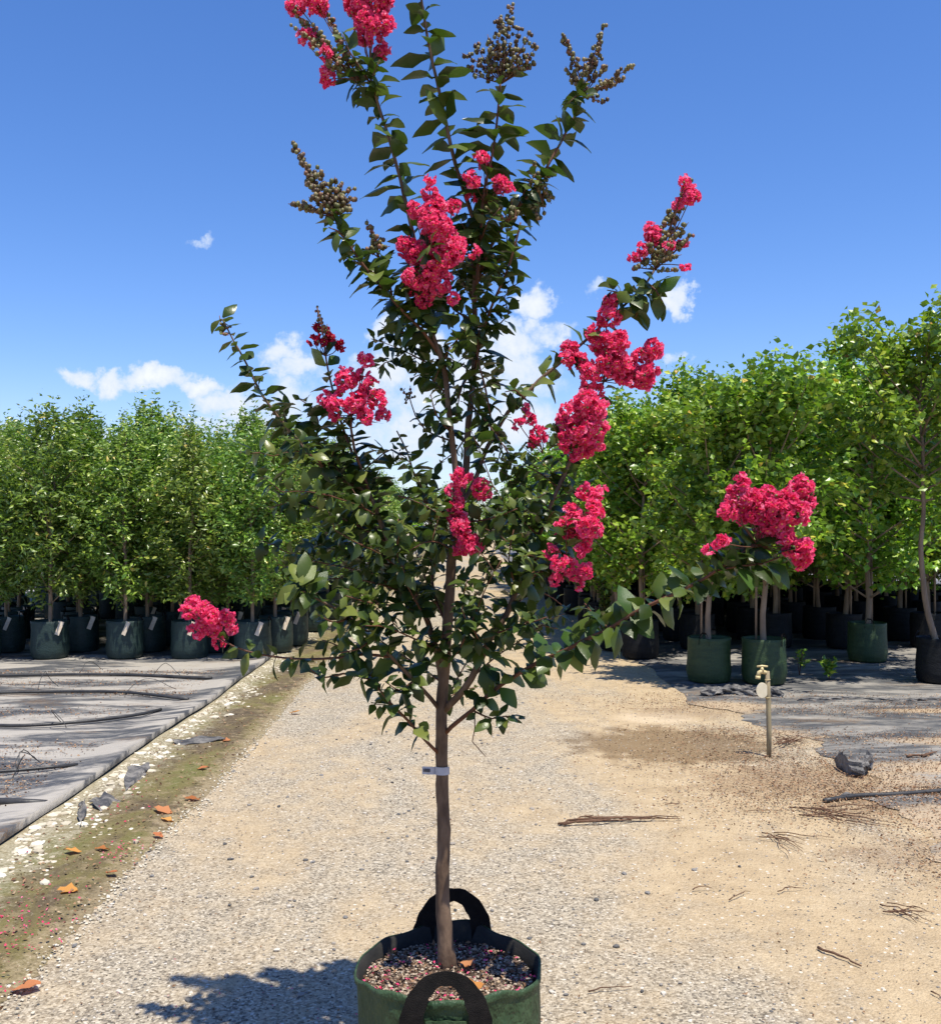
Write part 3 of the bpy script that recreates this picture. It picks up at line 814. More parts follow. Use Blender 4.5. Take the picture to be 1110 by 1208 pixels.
# ------------------------------------------------------------------ nursery trees
def tree_meshes(kind, seed):
    """trunk mesh and crown mesh of a bagged nursery tree, base at the soil"""
    r = np.random.default_rng(seed)
    pr = random.Random(seed)
    tb = MB()
    pos = []; dr = []; nr = []; sz = []
    def twig(base, direction, length, step, leaf, spread):
        m_ = max(2, int(length / step))
        t = np.linspace(.12, 1, m_)
        d = direction / np.linalg.norm(direction)
        curve = base[None] + d[None] * (t * length)[:, None] + np.array([0, 0, .12 * length])[None] * (t ** 2)[:, None]
        q = curve + r.normal(0, spread, (m_, 3))
        out = r.normal(0, 1, (m_, 3)) * np.array([1, 1, .5]) + d * .4 + np.array([0, 0, -.25])
        pos.append(q); dr.append(out)
        nr.append(r.normal(0, .85, (m_, 3)) + np.array([.15, -.4, .8]))
        sz.append(r.uniform(.7, 1.25, m_) * leaf)
    if kind == 'columnar':
        H, zb, R = pr.uniform(2.0, 2.3), .2, pr.uniform(.40, .48)
        tp_ = [(0, 0, -.1)]
        for k in range(1, 10):
            tp_.append((pr.uniform(-.02, .02) * k * .4, pr.uniform(-.02, .02) * k * .4, H * .97 * k / 9))
        cc = catmull(tp_, .12)
        tb.tube(cc, [.02 * (1 - .85 * i / (len(cc) - 1)) + .003 for i in range(len(cc))], 7)
        nl = 150
        for i in range(nl):
            z0 = zb + (H - zb) * (i + pr.random()) / nl
            u = (z0 - zb) / (H - zb)
            env = R * (min(1, .55 + u * 2.2) if u < .25 else (1 if u < .55 else max(.12, 1 - (u - .55) / .45 * .9)))
            a = pr.uniform(0, 6.28)
            L = env * pr.uniform(.6, 1.15)
            d = np.array([math.cos(a), math.sin(a), pr.uniform(.25, 1.0)])
            b = np.array([0, 0, z0])
            if i % 4 == 0:
                e_ = b + d / np.linalg.norm(d) * L * 1.1
                tb.tube([b, (b + e_) / 2 + np.array([0, 0, .01]), e_], [.007, .005, .002], 4)
            for _ in range(3):
                st_ = b + d * L * pr.uniform(.2, .8)
                dd = d + r.normal(0, .45, 3)
                twig(st_, dd, L * pr.uniform(.5, .95), .0155, .072, .036)
        for _ in range(7):       # leaders that break the outline
            b = np.array([pr.uniform(-.17, .17), pr.uniform(-.17, .17), H * pr.uniform(.74, .9)])
            twig(b, np.array([pr.uniform(-.15, .15), pr.uniform(-.15, .15), 1]), pr.uniform(.3, .62), .0095, .052, .026)
    else:
        tall = kind == 'tall'
        H, zb, R = (pr.uniform(2.85, 3.05), 1.35, .8) if tall else (pr.uniform(2.5, 2.8), .5 if seed < 33 else .28, pr.uniform(.66, .78))
        tp_ = [(0, 0, -.1)]
        lean = pr.uniform(-.05, .05)
        for k in range(1, 10):
            bend = (-.16 * math.sin(min(1, k / 4) * 2.2) if tall else 0)
            tp_.append((lean * k * .3 + bend + pr.uniform(-.025, .025), pr.uniform(-.025, .025), H * .95 * k / 9))
        cc = catmull(tp_, .1)
        tb.tube(cc, [.026 * (1 - .85 * i / (len(cc) - 1)) + .004 for i in range(len(cc))], 9)
        if not tall:   # stake tied beside the trunk
            tb.tube([(.07, .03, -.1), (.06, .03, H * .45)], .011, 6)
        nl = 32
        for i in range(nl):
            u = (i + pr.random()) / nl
            z0 = zb + (H * .9 - zb) * u
            env = R * (min(1, .6 + u * 2) if u < .2 else (1 if u < .55 else max(.25, 1 - (u - .55) / .45 * .75)))
            a = i * 2.4 + pr.uniform(-.4, .4)
            up = pr.uniform(.35, .9) + u * .5
            d = np.array([math.cos(a), math.sin(a), up]); d /= np.linalg.norm(d)
            idx = min(len(cc) - 1, int((z0 + .1) / (H * .95 + .1) * (len(cc) - 1)))
            b = np.array(cc[idx])
            L = env * pr.uniform(.75, 1.2) / max(.45, math.hypot(d[0], d[1]))
            L = min(L, 1.1)
            e_ = b + d * L
            midp = (b + e_) / 2 + np.array([0, 0, -.04])
            tb.tube(catmull([b, midp, e_], .12), None or [.012 * (1 - .8 * k / max(1, len(catmull([b, midp, e_], .12)) - 1)) for k in range(len(catmull([b, midp, e_], .12)))], 5)
            for _ in range(11):
                f_ = pr.uniform(.2, 1.0)
                st_ = b + d * L * f_
                dd = d * .7 + r.normal(0, .6, 3) + np.array([0, 0, .25])
                twig(st_, dd, pr.uniform(.18, .36), .0135, .074, .040)
        for _ in range(9):       # upright shoots above the crown
            b = np.array([pr.uniform(-.4, .4), pr.uniform(-.4, .4), H * pr.uniform(.8, .93)])
            twig(b, np.array([pr.uniform(-.25, .25), pr.uniform(-.25, .25), 1]), pr.uniform(.25, .55), .011, .06, .04)
    pos_ = np.concatenate(pos); dr_ = np.concatenate(dr); nr_ = np.concatenate(nr); sz_ = np.concatenate(sz)
    v, f = scatter(SMALL_LEAF[0], SMALL_LEAF[1], pos_, dr_, nr_, sz_, .78 if kind == 'columnar' else 1.35)
    return tb, v, f

def make_variants(kind, seeds, mat):
    out = []
    for s in seeds:
        tb, v, f = tree_meshes(kind, s)
        out.append((tb.mesh('trunk', M['bgbark'], True), mesh_np('crown', v, f, mat)))
    return out
COLT = make_variants('columnar', (21, 22, 23, 24, 25), M['leafL'])
SPRT = make_variants('spreading', (31, 32, 33, 34), M['leafR'])
TALT = make_variants('tall', (41,), M['leafR'])
FART = [(t, mesh_np('crown', *tree_meshes('columnar', 27)[1:], M['leafF'])) for t, c in COLT[:1]]

def place_tree(var, x, y, z, rot, s, name, lab, group, sxy=1.0):
    root = bpy.data.objects.new(name, None); COL.objects.link(root)
    root.location = (x, y, z); root.rotation_euler = (0, 0, rot); root.scale = (s * sxy, s * sxy, s)
    obj('trunk', var[0], root); obj('crown', var[1], root)
    return tag(root, lab, 'tree', group)

ORD = ['first', 'second', 'third', 'fourth', 'fifth', 'sixth', 'seventh', 'eighth', 'ninth', 'tenth', 'eleventh', 'twelfth', 'thirteenth', 'fourteenth', 'fifteenth', 'sixteenth', 'seventeenth', 'eighteenth', 'nineteenth', 'twentieth']
ORD += ['twenty-' + w for w in ORD[:9]] + ['thirtieth'] + ['thirty-' + w for w in ORD[:9]]
ZL = .036
left_rows = [(11.8, [-2.40, -3.10, -3.87, -4.71, -5.55]), (12.4, [-2.20, -3.02, -3.78, -4.62, -5.52]), (13.1, [-2.15, -2.95, -3.72, -4.85, -5.8])]
yv = 13.85
while yv < 21.5:
    xs = [-2.15 - .88 * k - (.3 if len(left_rows) % 2 else 0) for k in range(int((.455 * yv + .6 - 2.15) / .88) + 1)]
    left_rows.append((yv, xs)); yv += .95
for ri, (yv, xs) in enumerate(left_rows):
    for ci, xv in enumerate(xs):
        x = xv + random.uniform(-.04, .04); y = yv + random.uniform(-.05, .05)
        where = f'{ORD[ri]} row from bare weed mat, {ORD[ci]} from mossy strip'
        place_bag(BAGL[(ri + ci) % 3], x, y, ZL, random.uniform(-.35, .35), f'squat teal planter bag, {where}', 'teal green bags in the columnar tree block', tagged=ri < 4, full=ri < 4)
        s = random.uniform(.93, 1.05) if ri < 3 else random.uniform(.92, 1.24)
        if ri < 3 and (ri * 5 + ci) % 7 == 3: s *= 1.1
        place_tree(random.choice(COLT), x, y, ZL + .375, random.uniform(0, 6.28), s, 'columnar_tree', f'slender green tree, {where}', 'columnar nursery trees beside the mossy strip', random.uniform(.92, 1.12))
# the block goes on along the mossy strip
yv = 22.4; k = 0
while yv < 38:
    for ci, xv in enumerate((-2.3, -3.2, -4.2)):
        lab = f'{ORD[k]} beyond the front block, {ORD[ci]} column from mossy strip'
        x = xv + random.uniform(-.1, .1)
        if ci == 0:
            place_bag(BAGL[k % 3], x, yv, ZL, random.uniform(0, 6), f'far teal bag, {lab}', 'far bags along the mossy strip', False, False)
        place_tree(random.choice(COLT + FART * 2), x, yv, ZL + .375, random.uniform(0, 6), random.uniform(.95, 1.15), 'columnar_tree', f'far yellowish slender tree, {lab}', 'far columnar trees along the mossy strip')
    yv += 1.35; k += 1

ZR = .016
right = [(2.51, 10.2, 0, 'R', 'spr', 1.0), (3.03, 10.1, 1, 'R', 'spr', 1.08), (4.70, 11.7, 2, 'R', 'spr', 1.16), (4.80, 10.15, 0, 'B', 'tall', 1.06), (2.14, 12.0, 1, 'B', 'spr', .98)]
rlabels = [('green planter bag standing closest to the gravel track beside the rolled mat', 'spreading nursery tree behind the rolled mat, closest to the gravel track'),
           ('green planter bag directly behind the tap post', 'spreading nursery tree directly behind the tap post'),
           ('glossy green planter bag standing alone, set back beyond the tap post bag', 'spreading tree with paired stake and trunk in glossy green bag'),
           ('black planter bag under the bent bare trunk', 'tall tree with bent bare trunk and high crown in black bag'),
           ('dark planter bag in shade at the track edge behind the rolled mat', 'low spreading tree in shaded dark bag at the track edge')]
for (x, y, bi, bk, tk, s), (bl, tl) in zip(right, rlabels):
    place_bag((BAGR if bk == 'R' else BAGB)[bi % 2], x, y, ZR, random.uniform(0, 6), bl, None, False)
    place_tree(TALT[0] if tk == 'tall' else random.choice(SPRT), x, y, ZR + .385, 0.0 if tk == 'tall' else random.uniform(0, 6.28), s, 'spreading_tree', tl, None)
rrow = 0
yv = 12.9
while yv < 35:
    ncol = int((.48 * yv - 2.1) / .95) + 2 if yv < 22 else 3
    for ci in range(ncol):
        x = 2.1 + .95 * ci + random.uniform(-.12, .12); y = yv + random.uniform(-.15, .15)
        lab = f'{ORD[rrow]} shaded row behind the tap post, {ORD[ci]} from the track'
        if ci < 8:
            place_bag(BAGB[(rrow + ci) % 2], x, y, ZR, random.uniform(0, 6), f'shaded black planter bag, {lab}', 'black bags in the shaded block', False, False)
        s = random.uniform(.92, 1.05) if x < 3 else random.uniform(1.0, 1.22)
        place_tree(random.choice(SPRT[2:] if rrow else SPRT), x, y, ZR + .385, random.uniform(0, 6.28), s, 'spreading_tree', f'leafy spreading tree, {lab}', 'spreading nursery trees in the shaded block')
    yv += 1.0 if yv < 22 else 1.4; rrow += 1

# trees closing the far end of the track
for i in range(34):
    x = -22 + i * 1.33 + random.uniform(-.4, .4)
    y = random.uniform(44, 56) if abs(x) > 2.5 else random.uniform(52, 60)
    place_tree(random.choice(COLT + FART + SPRT), x, y, 0, random.uniform(0, 6), random.uniform(1.3, 2.0), 'far_tree', f'small distant tree closing the track end, {ORD[i]} from the teal bag side', 'distant trees at the end of the track', 1.3)

# small seedling by the right-hand bags
def small_plant(x, y, z, h, n, lab, mat, seed):
    r = np.random.default_rng(seed)
    root = bpy.data.objects.new('young_plant', None); COL.objects.link(root); root.location = (x, y, z)
    st_ = MB()
    pos = []; d = []
    for k in range(5):
        a = r.uniform(0, 6.28); tip = np.array([math.cos(a) * .12 * h, math.sin(a) * .12 * h, h * r.uniform(.6, 1)])
        st_.tube([(0, 0, 0), tip * .5 + np.array([0, 0, .02]), tip], [.004, .003, .002], 5)
        for q in range(n):
            t = r.uniform(.25, 1)
            pos.append(tip * t + r.normal(0, .015, 3)); d.append(r.normal(0, 1, 3) * np.array([1, 1, .4]) + np.array([0, 0, .4]))
    obj('stem', st_.mesh('stem', M['shoot'], True), root)
    v, f = scatter(SMALL_LEAF[0], SMALL_LEAF[1], np.array(pos), np.array(d), r.normal(0, .4, (len(pos), 3)) + np.array([0, -.3, 1]), r.uniform(.05, .09, len(pos)))
    fo = obj('foliage', mesh_np('foliage', v, f, mat), root); fo['kind'] = 'stuff'
    return tag(root, lab, 'plant')
x, y, z = P(712, 715, 13.5)
place_bag(BAGB[0], x, 13.5, .004, 1.0, 'small black bag holding a pale green seedling by the track', None, False, False, .7)
small_plant(x, 13.5, .27, .62, 34, 'bright pale green seedling in small black bag by the track', M['leafF'], 3)
small_plant(3.75, 10.3, .014, .22, 14, 'weed tuft growing through the mat between green bags', M['leafR'], 4)
small_plant(3.55, 10.6, .014, .35, 6, 'spindly dry weed growing between the green bags', M['leafR'], 6)

# ------------------------------------------------------------------ the big planter bag
D0 = 2.88
BX, BY, BR, BH = -.026, 2.80, .25, .384
root = bpy.data.objects.new('big_planter_bag', None); COL.objects.link(root); root.location = (BX, BY, .002)
def bwob(th, z):
    k = z / BH
    return 1 + k * (.012 * math.sin(2 * th + .5) + .012 * math.sin(4 * th + 1.2)) + .012 * math.sin(7 * th + 12 * z) * k + .012 * math.sin(3 * th - 17 * z) + .007 * math.sin(11 * th + 31 * z) * math.sin(19 * z + th)
prof = [(0, .0), (BR * .9, .0), (BR * .95, .012), (BR * .975, .06), (BR * .98, .12), (BR * .985, .2), (BR * .985, .28), (BR * .99, BH - .03), (BR, BH - .012), (BR * 1.004, BH), (BR * .99, BH + .003)]
nth = 96
def rimz(th):      # the rim sags between the handles
    return .014 * math.cos(2 * (th - math.pi / 2)) + .006 * math.sin(5 * th + .6) + .003 * math.sin(11 * th)
def bag_shell(prof_, flip=False):
    m_ = MB()
    vv = []
    for (r_, z_) in prof_:
        for k in range(nth):
            th = 2 * math.pi * k / nth
            r2 = r_ * bwob(th, z_)
            vv.append((r2 * math.cos(th), r2 * math.sin(th), z_ + rimz(th) * max(0, z_ / BH) ** 4))
    ff = [(i * nth + k, i * nth + (k + 1) % nth, (i + 1) * nth + (k + 1) % nth, (i + 1) * nth + k) for i in range(len(prof_) - 1) for k in range(nth)]
    return m_.add(vv, ff)
obj('wall', bag_shell(prof).mesh('wall', M['bag'], True), root)
obj('lining', bag_shell([(BR * .99, BH + .003), (BR * .965, BH - .004), (BR * .95, BH - .05), (BR * .94, BH - .12)]).mesh('lining', M['baginner'], True), root)
obj('hem', bag_shell([(BR * 1.003, BH - .016), (BR * 1.012, BH - .012), (BR * 1.014, BH - .002), (BR * 1.004, BH + .0045), (BR * .985, BH + .0045)]).mesh('hem', M['bag'], True), root)
SZ = BH - .047
so = MB()
ns, nr_ = 40, 12
vv = [(0, 0, SZ + .012)]
for i in range(1, nr_ + 1):
    for k in range(ns):
        th = 2 * math.pi * k / ns; r_ = BR * .955 * i / nr_
        vv.append((r_ * math.cos(th), r_ * math.sin(th), SZ + .012 * (1 - i / nr_) + random.uniform(-.004, .004) - .01 * (i / nr_) ** 3))
ff = [(0, 1 + k, 1 + (k + 1) % ns) for k in range(ns)]
for i in range(nr_ - 1):
    for k in range(ns):
        a = 1 + i * ns
        ff.append((a + k, a + ns + k, a + ns + (k + 1) % ns, a + (k + 1) % ns))
obj('soil', so.add(vv, ff).mesh('soil', M['soil'], True), root)
def disc_pts(n, rmax, z):
    a = rng.uniform(0, 6.283, n); r_ = rmax * np.sqrt(rng.random(n))
    return np.stack([r_ * np.cos(a), r_ * np.sin(a), z + rng.uniform(0, .012, n)], 1)
pebbles('mulch', None, None, disc_pts(5200, BR * .93, SZ + .001), .0018, .0058, M['chip'], .5, root)
flakes('petals', None, None, disc_pts(230, BR * .93, SZ + .008), .009, .015, M['petal'], root)
flakes('leaf_scraps', None, None, disc_pts(420, BR * .93, SZ + .008), .006, .022, M['litter'], root)
o = obj('dry_leaf', DRY[1], root, (.03, -.13, SZ + .03)); o.scale = (.075,) * 3; o.rotation_euler = (.2, -.2, .4)
o = obj('dry_leaf', DRY[2], root, (.05, .02, SZ + .03)); o.scale = (.06,) * 3; o.rotation_euler = (-.3, .2, 1.4)

def strap(path, half, nrm_fn, mat, thick=.006):
    """flat webbing: centre line, half widths in its own plane, thickness"""
    cc = catmull([tuple(p) + (h,) for p, h in zip(path, half)], .012)
    pts_ = [Vector(c[:3]) for c in cc]; hw = [c[3] for c in cc]
    vv = []; ff = []
    for i, p in enumerate(pts_):
        t = (pts_[min(i + 1, len(pts_) - 1)] - pts_[max(i - 1, 0)]).normalized()
        nn = nrm_fn(p)
        s = t.cross(nn).normalized()
        rip = .0015 * math.sin(i * 1.9)
        for a, b in ((-1, -1), (1, -1), (1, 1), (-1, 1)):
            vv.append(p + s * (a * (hw[i] + rip)) + nn * (b * thick / 2))
    for i in range(len(pts_) - 1):
        for k in range(4):
            ff.append((4 * i + k, 4 * i + (k + 1) % 4, 4 * i + 4 + (k + 1) % 4, 4 * i + 4 + k))
    ff.append((0, 3, 2, 1)); e = 4 * (len(pts_) - 1); ff.append((e, e + 1, e + 2, e + 3))
    m_ = MB().add(vv, ff).mesh('handle', mat)
    return m_
# back handle stands up behind the trunk, sewn inside the back wall
yb = BY + .232
def hb(px, py, d=yb):
    p = P(px, py, d); return (p[0] - BX, p[1] - BY, p[2] - .002)
bpath = [hb(497, 1190), hb(497, 1140), hb(498, 1108), hb(507, 1078), hb(522, 1060), hb(536, 1056), hb(550, 1061), hb(564, 1080), hb(569, 1108), hb(569, 1140), hb(568, 1190)]
obj('handle', strap(bpath, [.034, .034, .033, .028, .022, .019, .022, .028, .031, .032, .032], lambda p: Vector((p.x * .2, -1, .0)).normalized(), M['webbing'], .007), root)
yf = BY - .262
def hf(px, py, d=yf):
    p = P(px, py, d); return (p[0] - BX, p[1] - BY, p[2] - .002)
fpath = [hf(484, 1290), hf(483, 1235), hf(486, 1200), hf(497, 1172, yf + .015), hf(512, 1158, yf + .03), hf(526, 1155, yf + .035), hf(540, 1158, yf + .03), hf(556, 1174, yf + .015), hf(566, 1200), hf(568, 1235), hf(567, 1290)]
obj('handle', strap(fpath, [.030, .030, .029, .024, .019, .016, .019, .024, .028, .030, .030], lambda p: Vector((p.x * .35, -1, .25)).normalized(), M['webbing'], .007), root)
obj('stitch_patch', strap([hf(503, 1225, yf + .004), hf(526, 1224, yf + .002), hf(549, 1225, yf + .004)], [.04, .04, .04], lambda p: Vector((p.x * .6, -1, 0)).normalized(), M['bag'], .003), root)
tag(root, 'big open green planter bag with black webbing handles holding the myrtle', 'planter bag')

# ------------------------------------------------------------------ the crape myrtle
TX, TY, TZ = P(529, 1142, D0)
tree = bpy.data.objects.new('crape_myrtle_tree', None); COL.objects.link(tree); tree.location = (TX, TY, TZ)
tag(tree, 'crape myrtle with hot pink flower clusters standing in the big bag', 'tree')
T0 = np.array([TX, TY, TZ])
def Q(px, py, dd=0.0):
    return np.array(P(px, py, D0 + dd)) - T0

leaf_pos, leaf_dir, leaf_nrm, leaf_size = [], [], [], []
UP = np.array([0, 0, 1.0])
def leaves_on(cc, start=0.1, end=1.0, step=.03, size=.062, pair=True, phase=0.0, droop=.0, facecam=0.0, taper=True, spiral=False):
    seg = [0.0]
    for i in range(1, len(cc)): seg.append(seg[-1] + np.linalg.norm(cc[i] - cc[i - 1]))
    L = seg[-1]
    s_ = L * start; k = 0
    seg = np.array(seg)
    while s_ < L * end:
        i = min(len(cc) - 2, int(np.searchsorted(seg, s_) - 1)); i = max(i, 0)
        t = cc[i + 1] - cc[i]; t = t / np.linalg.norm(t)
        p = cc[i] + (cc[i + 1] - cc[i]) * ((s_ - seg[i]) / max(1e-6, seg[i + 1] - seg[i]))
        a = np.cross(t, np.array([0, 1.0, 0])); na = np.linalg.norm(a)
        a = a / na if na > .15 else np.array([1.0, 0, 0])
        b = np.cross(a, t)
        u = s_ / L
        th = phase + (k % 2) * (1.35 if not spiral else 0) + (k * 2.4 if spiral else 0) + rng.normal(0, .3)
        for q in ((0, 1) if pair else (k % 2,)):
            th2 = th + q * math.pi + rng.normal(0, .2)
            side = a * math.cos(th2) + b * math.sin(th2)
            d = side * .9 + t * rng.uniform(.1, .5) + UP * (rng.uniform(.05, .45) - droop)
            d /= np.linalg.norm(d)
            n_ = UP * .9 + t * .15 + rng.normal(0, .48, 3) + np.array([0.08, -.12 - facecam, 0])
            if np.linalg.norm(n_ - n_.dot(d) * d) < .25:
                n_ = np.cross(d, t) * (1 if np.cross(d, t)[1] < 0 else -1) + rng.normal(0, .2, 3)
            sz = size * rng.uniform(.7, 1.2)
            if taper and u > .85: sz *= .75
            leaf_pos.append(p + d * .004); leaf_dir.append(d); leaf_nrm.append(n_); leaf_size.append(sz)
        k += 1
        s_ += step * .62 * rng.uniform(.8, 1.25)

branch_curves = {}
def limb(key, pts, r0, r1, name='branch', mat='bark', leaves=None, seg=8):
    cc = catmull([Q(*p) for p in pts], .03)
    cc = [np.array(c) for c in cc]
    # small natural kinks
    for i in range(1, len(cc) - 1):
        cc[i] = cc[i] + rng.normal(0, min(r0 * .06, .0012), 3)
    nn = len(cc) - 1
    rad = [r0 + (r1 - r0) * (i / nn) for i in range(nn + 1)]
    if name == 'trunk':
        rad = [r * (1 + .45 * math.exp(-i / 2.0)) * (1 + .04 * math.sin(i * 1.7)) for i, r in enumerate(rad)]
    obj(name, MB().tube(cc, rad, seg).mesh(name, M[mat], True), tree)
    branch_curves[key] = cc
    if leaves:
        leaves_on(cc, **leaves)
    return cc

TOP = dict(start=.12, step=.056, size=.072)
limb('trunk', [(529, 1146, 0), (525, 1105, 0), (522, 1050, .0), (523, 980, 0), (521, 900, 0), (521, 840, 0), (524, 790, 0), (529, 720, 0), (533, 660, 0), (537, 610, 0), (539, 575, 0)], .0215, .0125, 'trunk', seg=14)
limb('A', [(537, 610, 0), (538, 560, -.01), (532, 510, -.03), (528, 466, -.05), (524, 434, -.06), (515, 408, -.07), (506, 380, -.08), (498, 335, -.09), (491, 295, -.09), (484, 262, -.1), (476, 228, -.11), (468, 195, -.12), (458, 160, -.13), (447, 125, -.14), (438, 95, -.15), (434, 70, -.15)], .0095, .0034, leaves=dict(start=.40, step=.042, size=.082))
limb('B', [(538, 605, 0), (546, 575, .01), (550, 553, .02), (552, 510, .03), (556, 470, .04), (559, 430, .05), (561, 395, .06), (560, 360, .06), (560, 310, .05), (563, 277, .04), (552, 240, .02), (543, 212, .0), (535, 186, -.02), (524, 135, -.05), (512, 80, -.07), (503, 35, -.09), (496, -10, -.1), (493, -45, -.11)], .0105, .0028, leaves=dict(start=.45, step=.044, size=.08))
limb('E', [(540, 600, 0), (554, 579, .0), (563, 560, .01), (573, 531, .02), (586, 508, .02), (599, 486, .02), (615, 471, .02), (636, 449, .02), (658, 430, .02), (690, 402, .01), (720, 375, .0), (745, 352, -.01), (762, 335, -.02), (772, 318, -.02)], .0072, .003, leaves=dict(start=.16, step=.06, size=.064))
limb('D', [(560, 375, .06), (562, 335, .05), (572, 305, .05), (586, 278, .06), (602, 254, .07), (630, 221, .08), (653, 183, .09), (668, 155, .1), (682, 128, .1), (690, 108, .1)], .0062, .003, mat='shoot', leaves=dict(start=.2, step=.04, size=.078))
limb('C2', [(562, 340, .03), (566, 290, .0), (569, 245, -.02), (573, 215, -.03), (580, 185, -.03), (586, 145, -.02), (589, 110, -.01), (591, 88, 0)], .005, .0028, mat='shoot', leaves=dict(start=.2, step=.042, size=.078, phase=.5))
limb('K', [(559, 440, .02), (566, 405, -.02), (574, 377, -.05), (584, 352, -.08), (597, 322, -.1), (607, 292, -.11), (614, 262, -.12)], .0048, .0025, mat='shoot', leaves=dict(start=.15, step=.042, size=.07))
limb('K2', [(580, 512, .02), (578, 487, -.02), (571, 451, -.04), (563, 418, -.04), (566, 385, -.04)], .0035, .002, mat='shoot', leaves=dict(start=.1, step=.042, size=.06))
limb('I', [(519, 420, -.06), (500, 392, -.1), (480, 372, -.13), (463, 353, -.15), (442, 329, -.17), (420, 301, -.19), (408, 282, -.2), (398, 265, -.2), (392, 250, -.2)], .0048, .0025, mat='shoot', leaves=dict(start=.12, step=.04, size=.074))
limb('I2', [(463, 353, -.15), (460, 335, -.14), (456, 318, -.13), (446, 300, -.13)], .003, .002, mat='shoot', leaves=dict(start=.1, step=.04, size=.055))
limb('A2', [(506, 382, -.08), (502, 362, -.1), (505, 340, -.13), (510, 318, -.15)], .005, .0035, mat='shoot', leaves=dict(start=.0, step=.04, size=.06))
limb('F', [(524, 838, 0), (540, 822, -.03), (556, 800, -.05), (570, 772, -.06), (580, 750, -.06), (597, 727, -.06), (609, 695, -.06), (622, 668, -.06), (636, 632, -.05), (646, 605, -.05), (658, 575, -.05), (672, 545, -.05), (682, 520, -.05)], .011, .0045, leaves=dict(start=.25, step=.05, size=.058))
limb('F2', [(646, 605, -.05), (662, 570, -.02), (690, 520, .03), (702, 480, .04), (712, 450, .05)], .0045, .003, mat='shoot', leaves=dict(start=.2, step=.06, size=.058))
limb('F3', [(609, 695, -.06), (632, 678, -.12), (652, 668, -.16), (668, 655, -.18)], .004, .0025, mat='shoot', leaves=dict(start=.1, step=.04, size=.056))
limb('F4', [(622, 668, -.06), (645, 650, -.1), (668, 632, -.13), (685, 618, -.15)], .004, .0025, mat='shoot', leaves=dict(start=.1, step=.045, size=.058))
limb('G', [(521, 805, 0), (514, 765, .0), (500, 722, -.02), (480, 680, -.04), (458, 637, -.06), (447, 611, -.07), (436, 583, -.08), (412, 570, -.09), (385, 556, -.1), (362, 532, -.1), (342, 508, -.1), (324, 486, -.1), (309, 466, -.1), (295, 437, -.1), (276, 402, -.1), (262, 376, -.1)], .0095, .0018, leaves=dict(start=.2, step=.027, size=.056))
limb('H', [(436, 583, -.08), (428, 558, -.1), (418, 530, -.12), (414, 505, -.13), (415, 485, -.13)], .005, .003, mat='shoot', leaves=dict(start=.0, step=.04, size=.07))
limb('H2', [(418, 540, -.12), (408, 515, -.1), (400, 490, -.08), (392, 458, -.07), (385, 425, -.06), (380, 385, -.06), (374, 362, -.06)], .004, .0018, mat='shoot', leaves=dict(start=.1, end=.75, step=.042, size=.062))
limb('N', [(526, 735, .0), (512, 700, .08), (509, 650, .12), (508, 610, .13), (492, 570, .13), (480, 532, .12), (468, 508, .12)], .0045, .002, mat='shoot', leaves=dict(start=.1, step=.042, size=.054, spiral=True))
limb('M', [(532, 520, -.02), (518, 515, .04), (502, 508, .07), (490, 490, .08), (482, 465, .08)], .003, .0015, mat='shoot', leaves=dict(start=.1, end=.7, step=.035, size=.045, spiral=True))
limb('L1', [(519, 838, 0), (508, 824, -.02), (488, 803, -.06), (468, 782, -.1), (440, 752, -.16), (412, 728, -.22), (388, 714, -.26), (362, 700, -.3), (345, 690, -.33)], .0065, .0022, leaves=dict(start=.2, step=.042, size=.058))
limb('L2', [(520, 892, 0), (506, 878, -.03), (480, 849, -.08), (459, 828, -.11), (446, 811, -.13), (427, 797, -.16), (405, 795, -.19), (380, 800, -.22), (366, 790, -.24)], .0052, .0018, mat='shoot', leaves=dict(start=.2, step=.042, size=.06, droop=.2))
limb('L3', [(459, 775, -.11), (430, 772, -.13), (398, 776, -.14), (362, 778, -.14), (325, 775, -.13), (290, 768, -.12), (262, 755, -.11), (248, 742, -.1)], .0042, .002, mat='shoot', leaves=dict(start=.1, step=.052, size=.048, droop=.1))
limb('J', [(523, 868, 0), (532, 858, -.02), (557, 838, -.06), (581, 816, -.1), (605, 799, -.14), (639, 779, -.2), (668, 767, -.25), (688, 756, -.29), (719, 742, -.34), (747, 724, -.38), (779, 708, -.42), (819, 689, -.46), (845, 673, -.49), (872, 655, -.5), (895, 640, -.5)], .0068, .0035, mat='shoot', leaves=dict(start=.16, step=.034, size=.066, facecam=.5))
limb('J2', [(845, 673, -.49), (870, 668, -.5), (900, 665, -.5), (925, 655, -.49)], .003, .002, mat='shoot', leaves=dict(start=.0, step=.022, size=.06, facecam=.4, spiral=True))
limb('J3', [(860, 664, -.5), (885, 645, -.5), (905, 630, -.48)], .003, .002, mat='shoot', leaves=dict(start=.0, step=.02, size=.055, facecam=.4, spiral=True))
limb('hang', [(560, 836, -.06), (560, 860, -.08), (557, 875, -.085), (565, 884, -.085), (573, 893, -.085)], .0018, .001, mat='shoot')
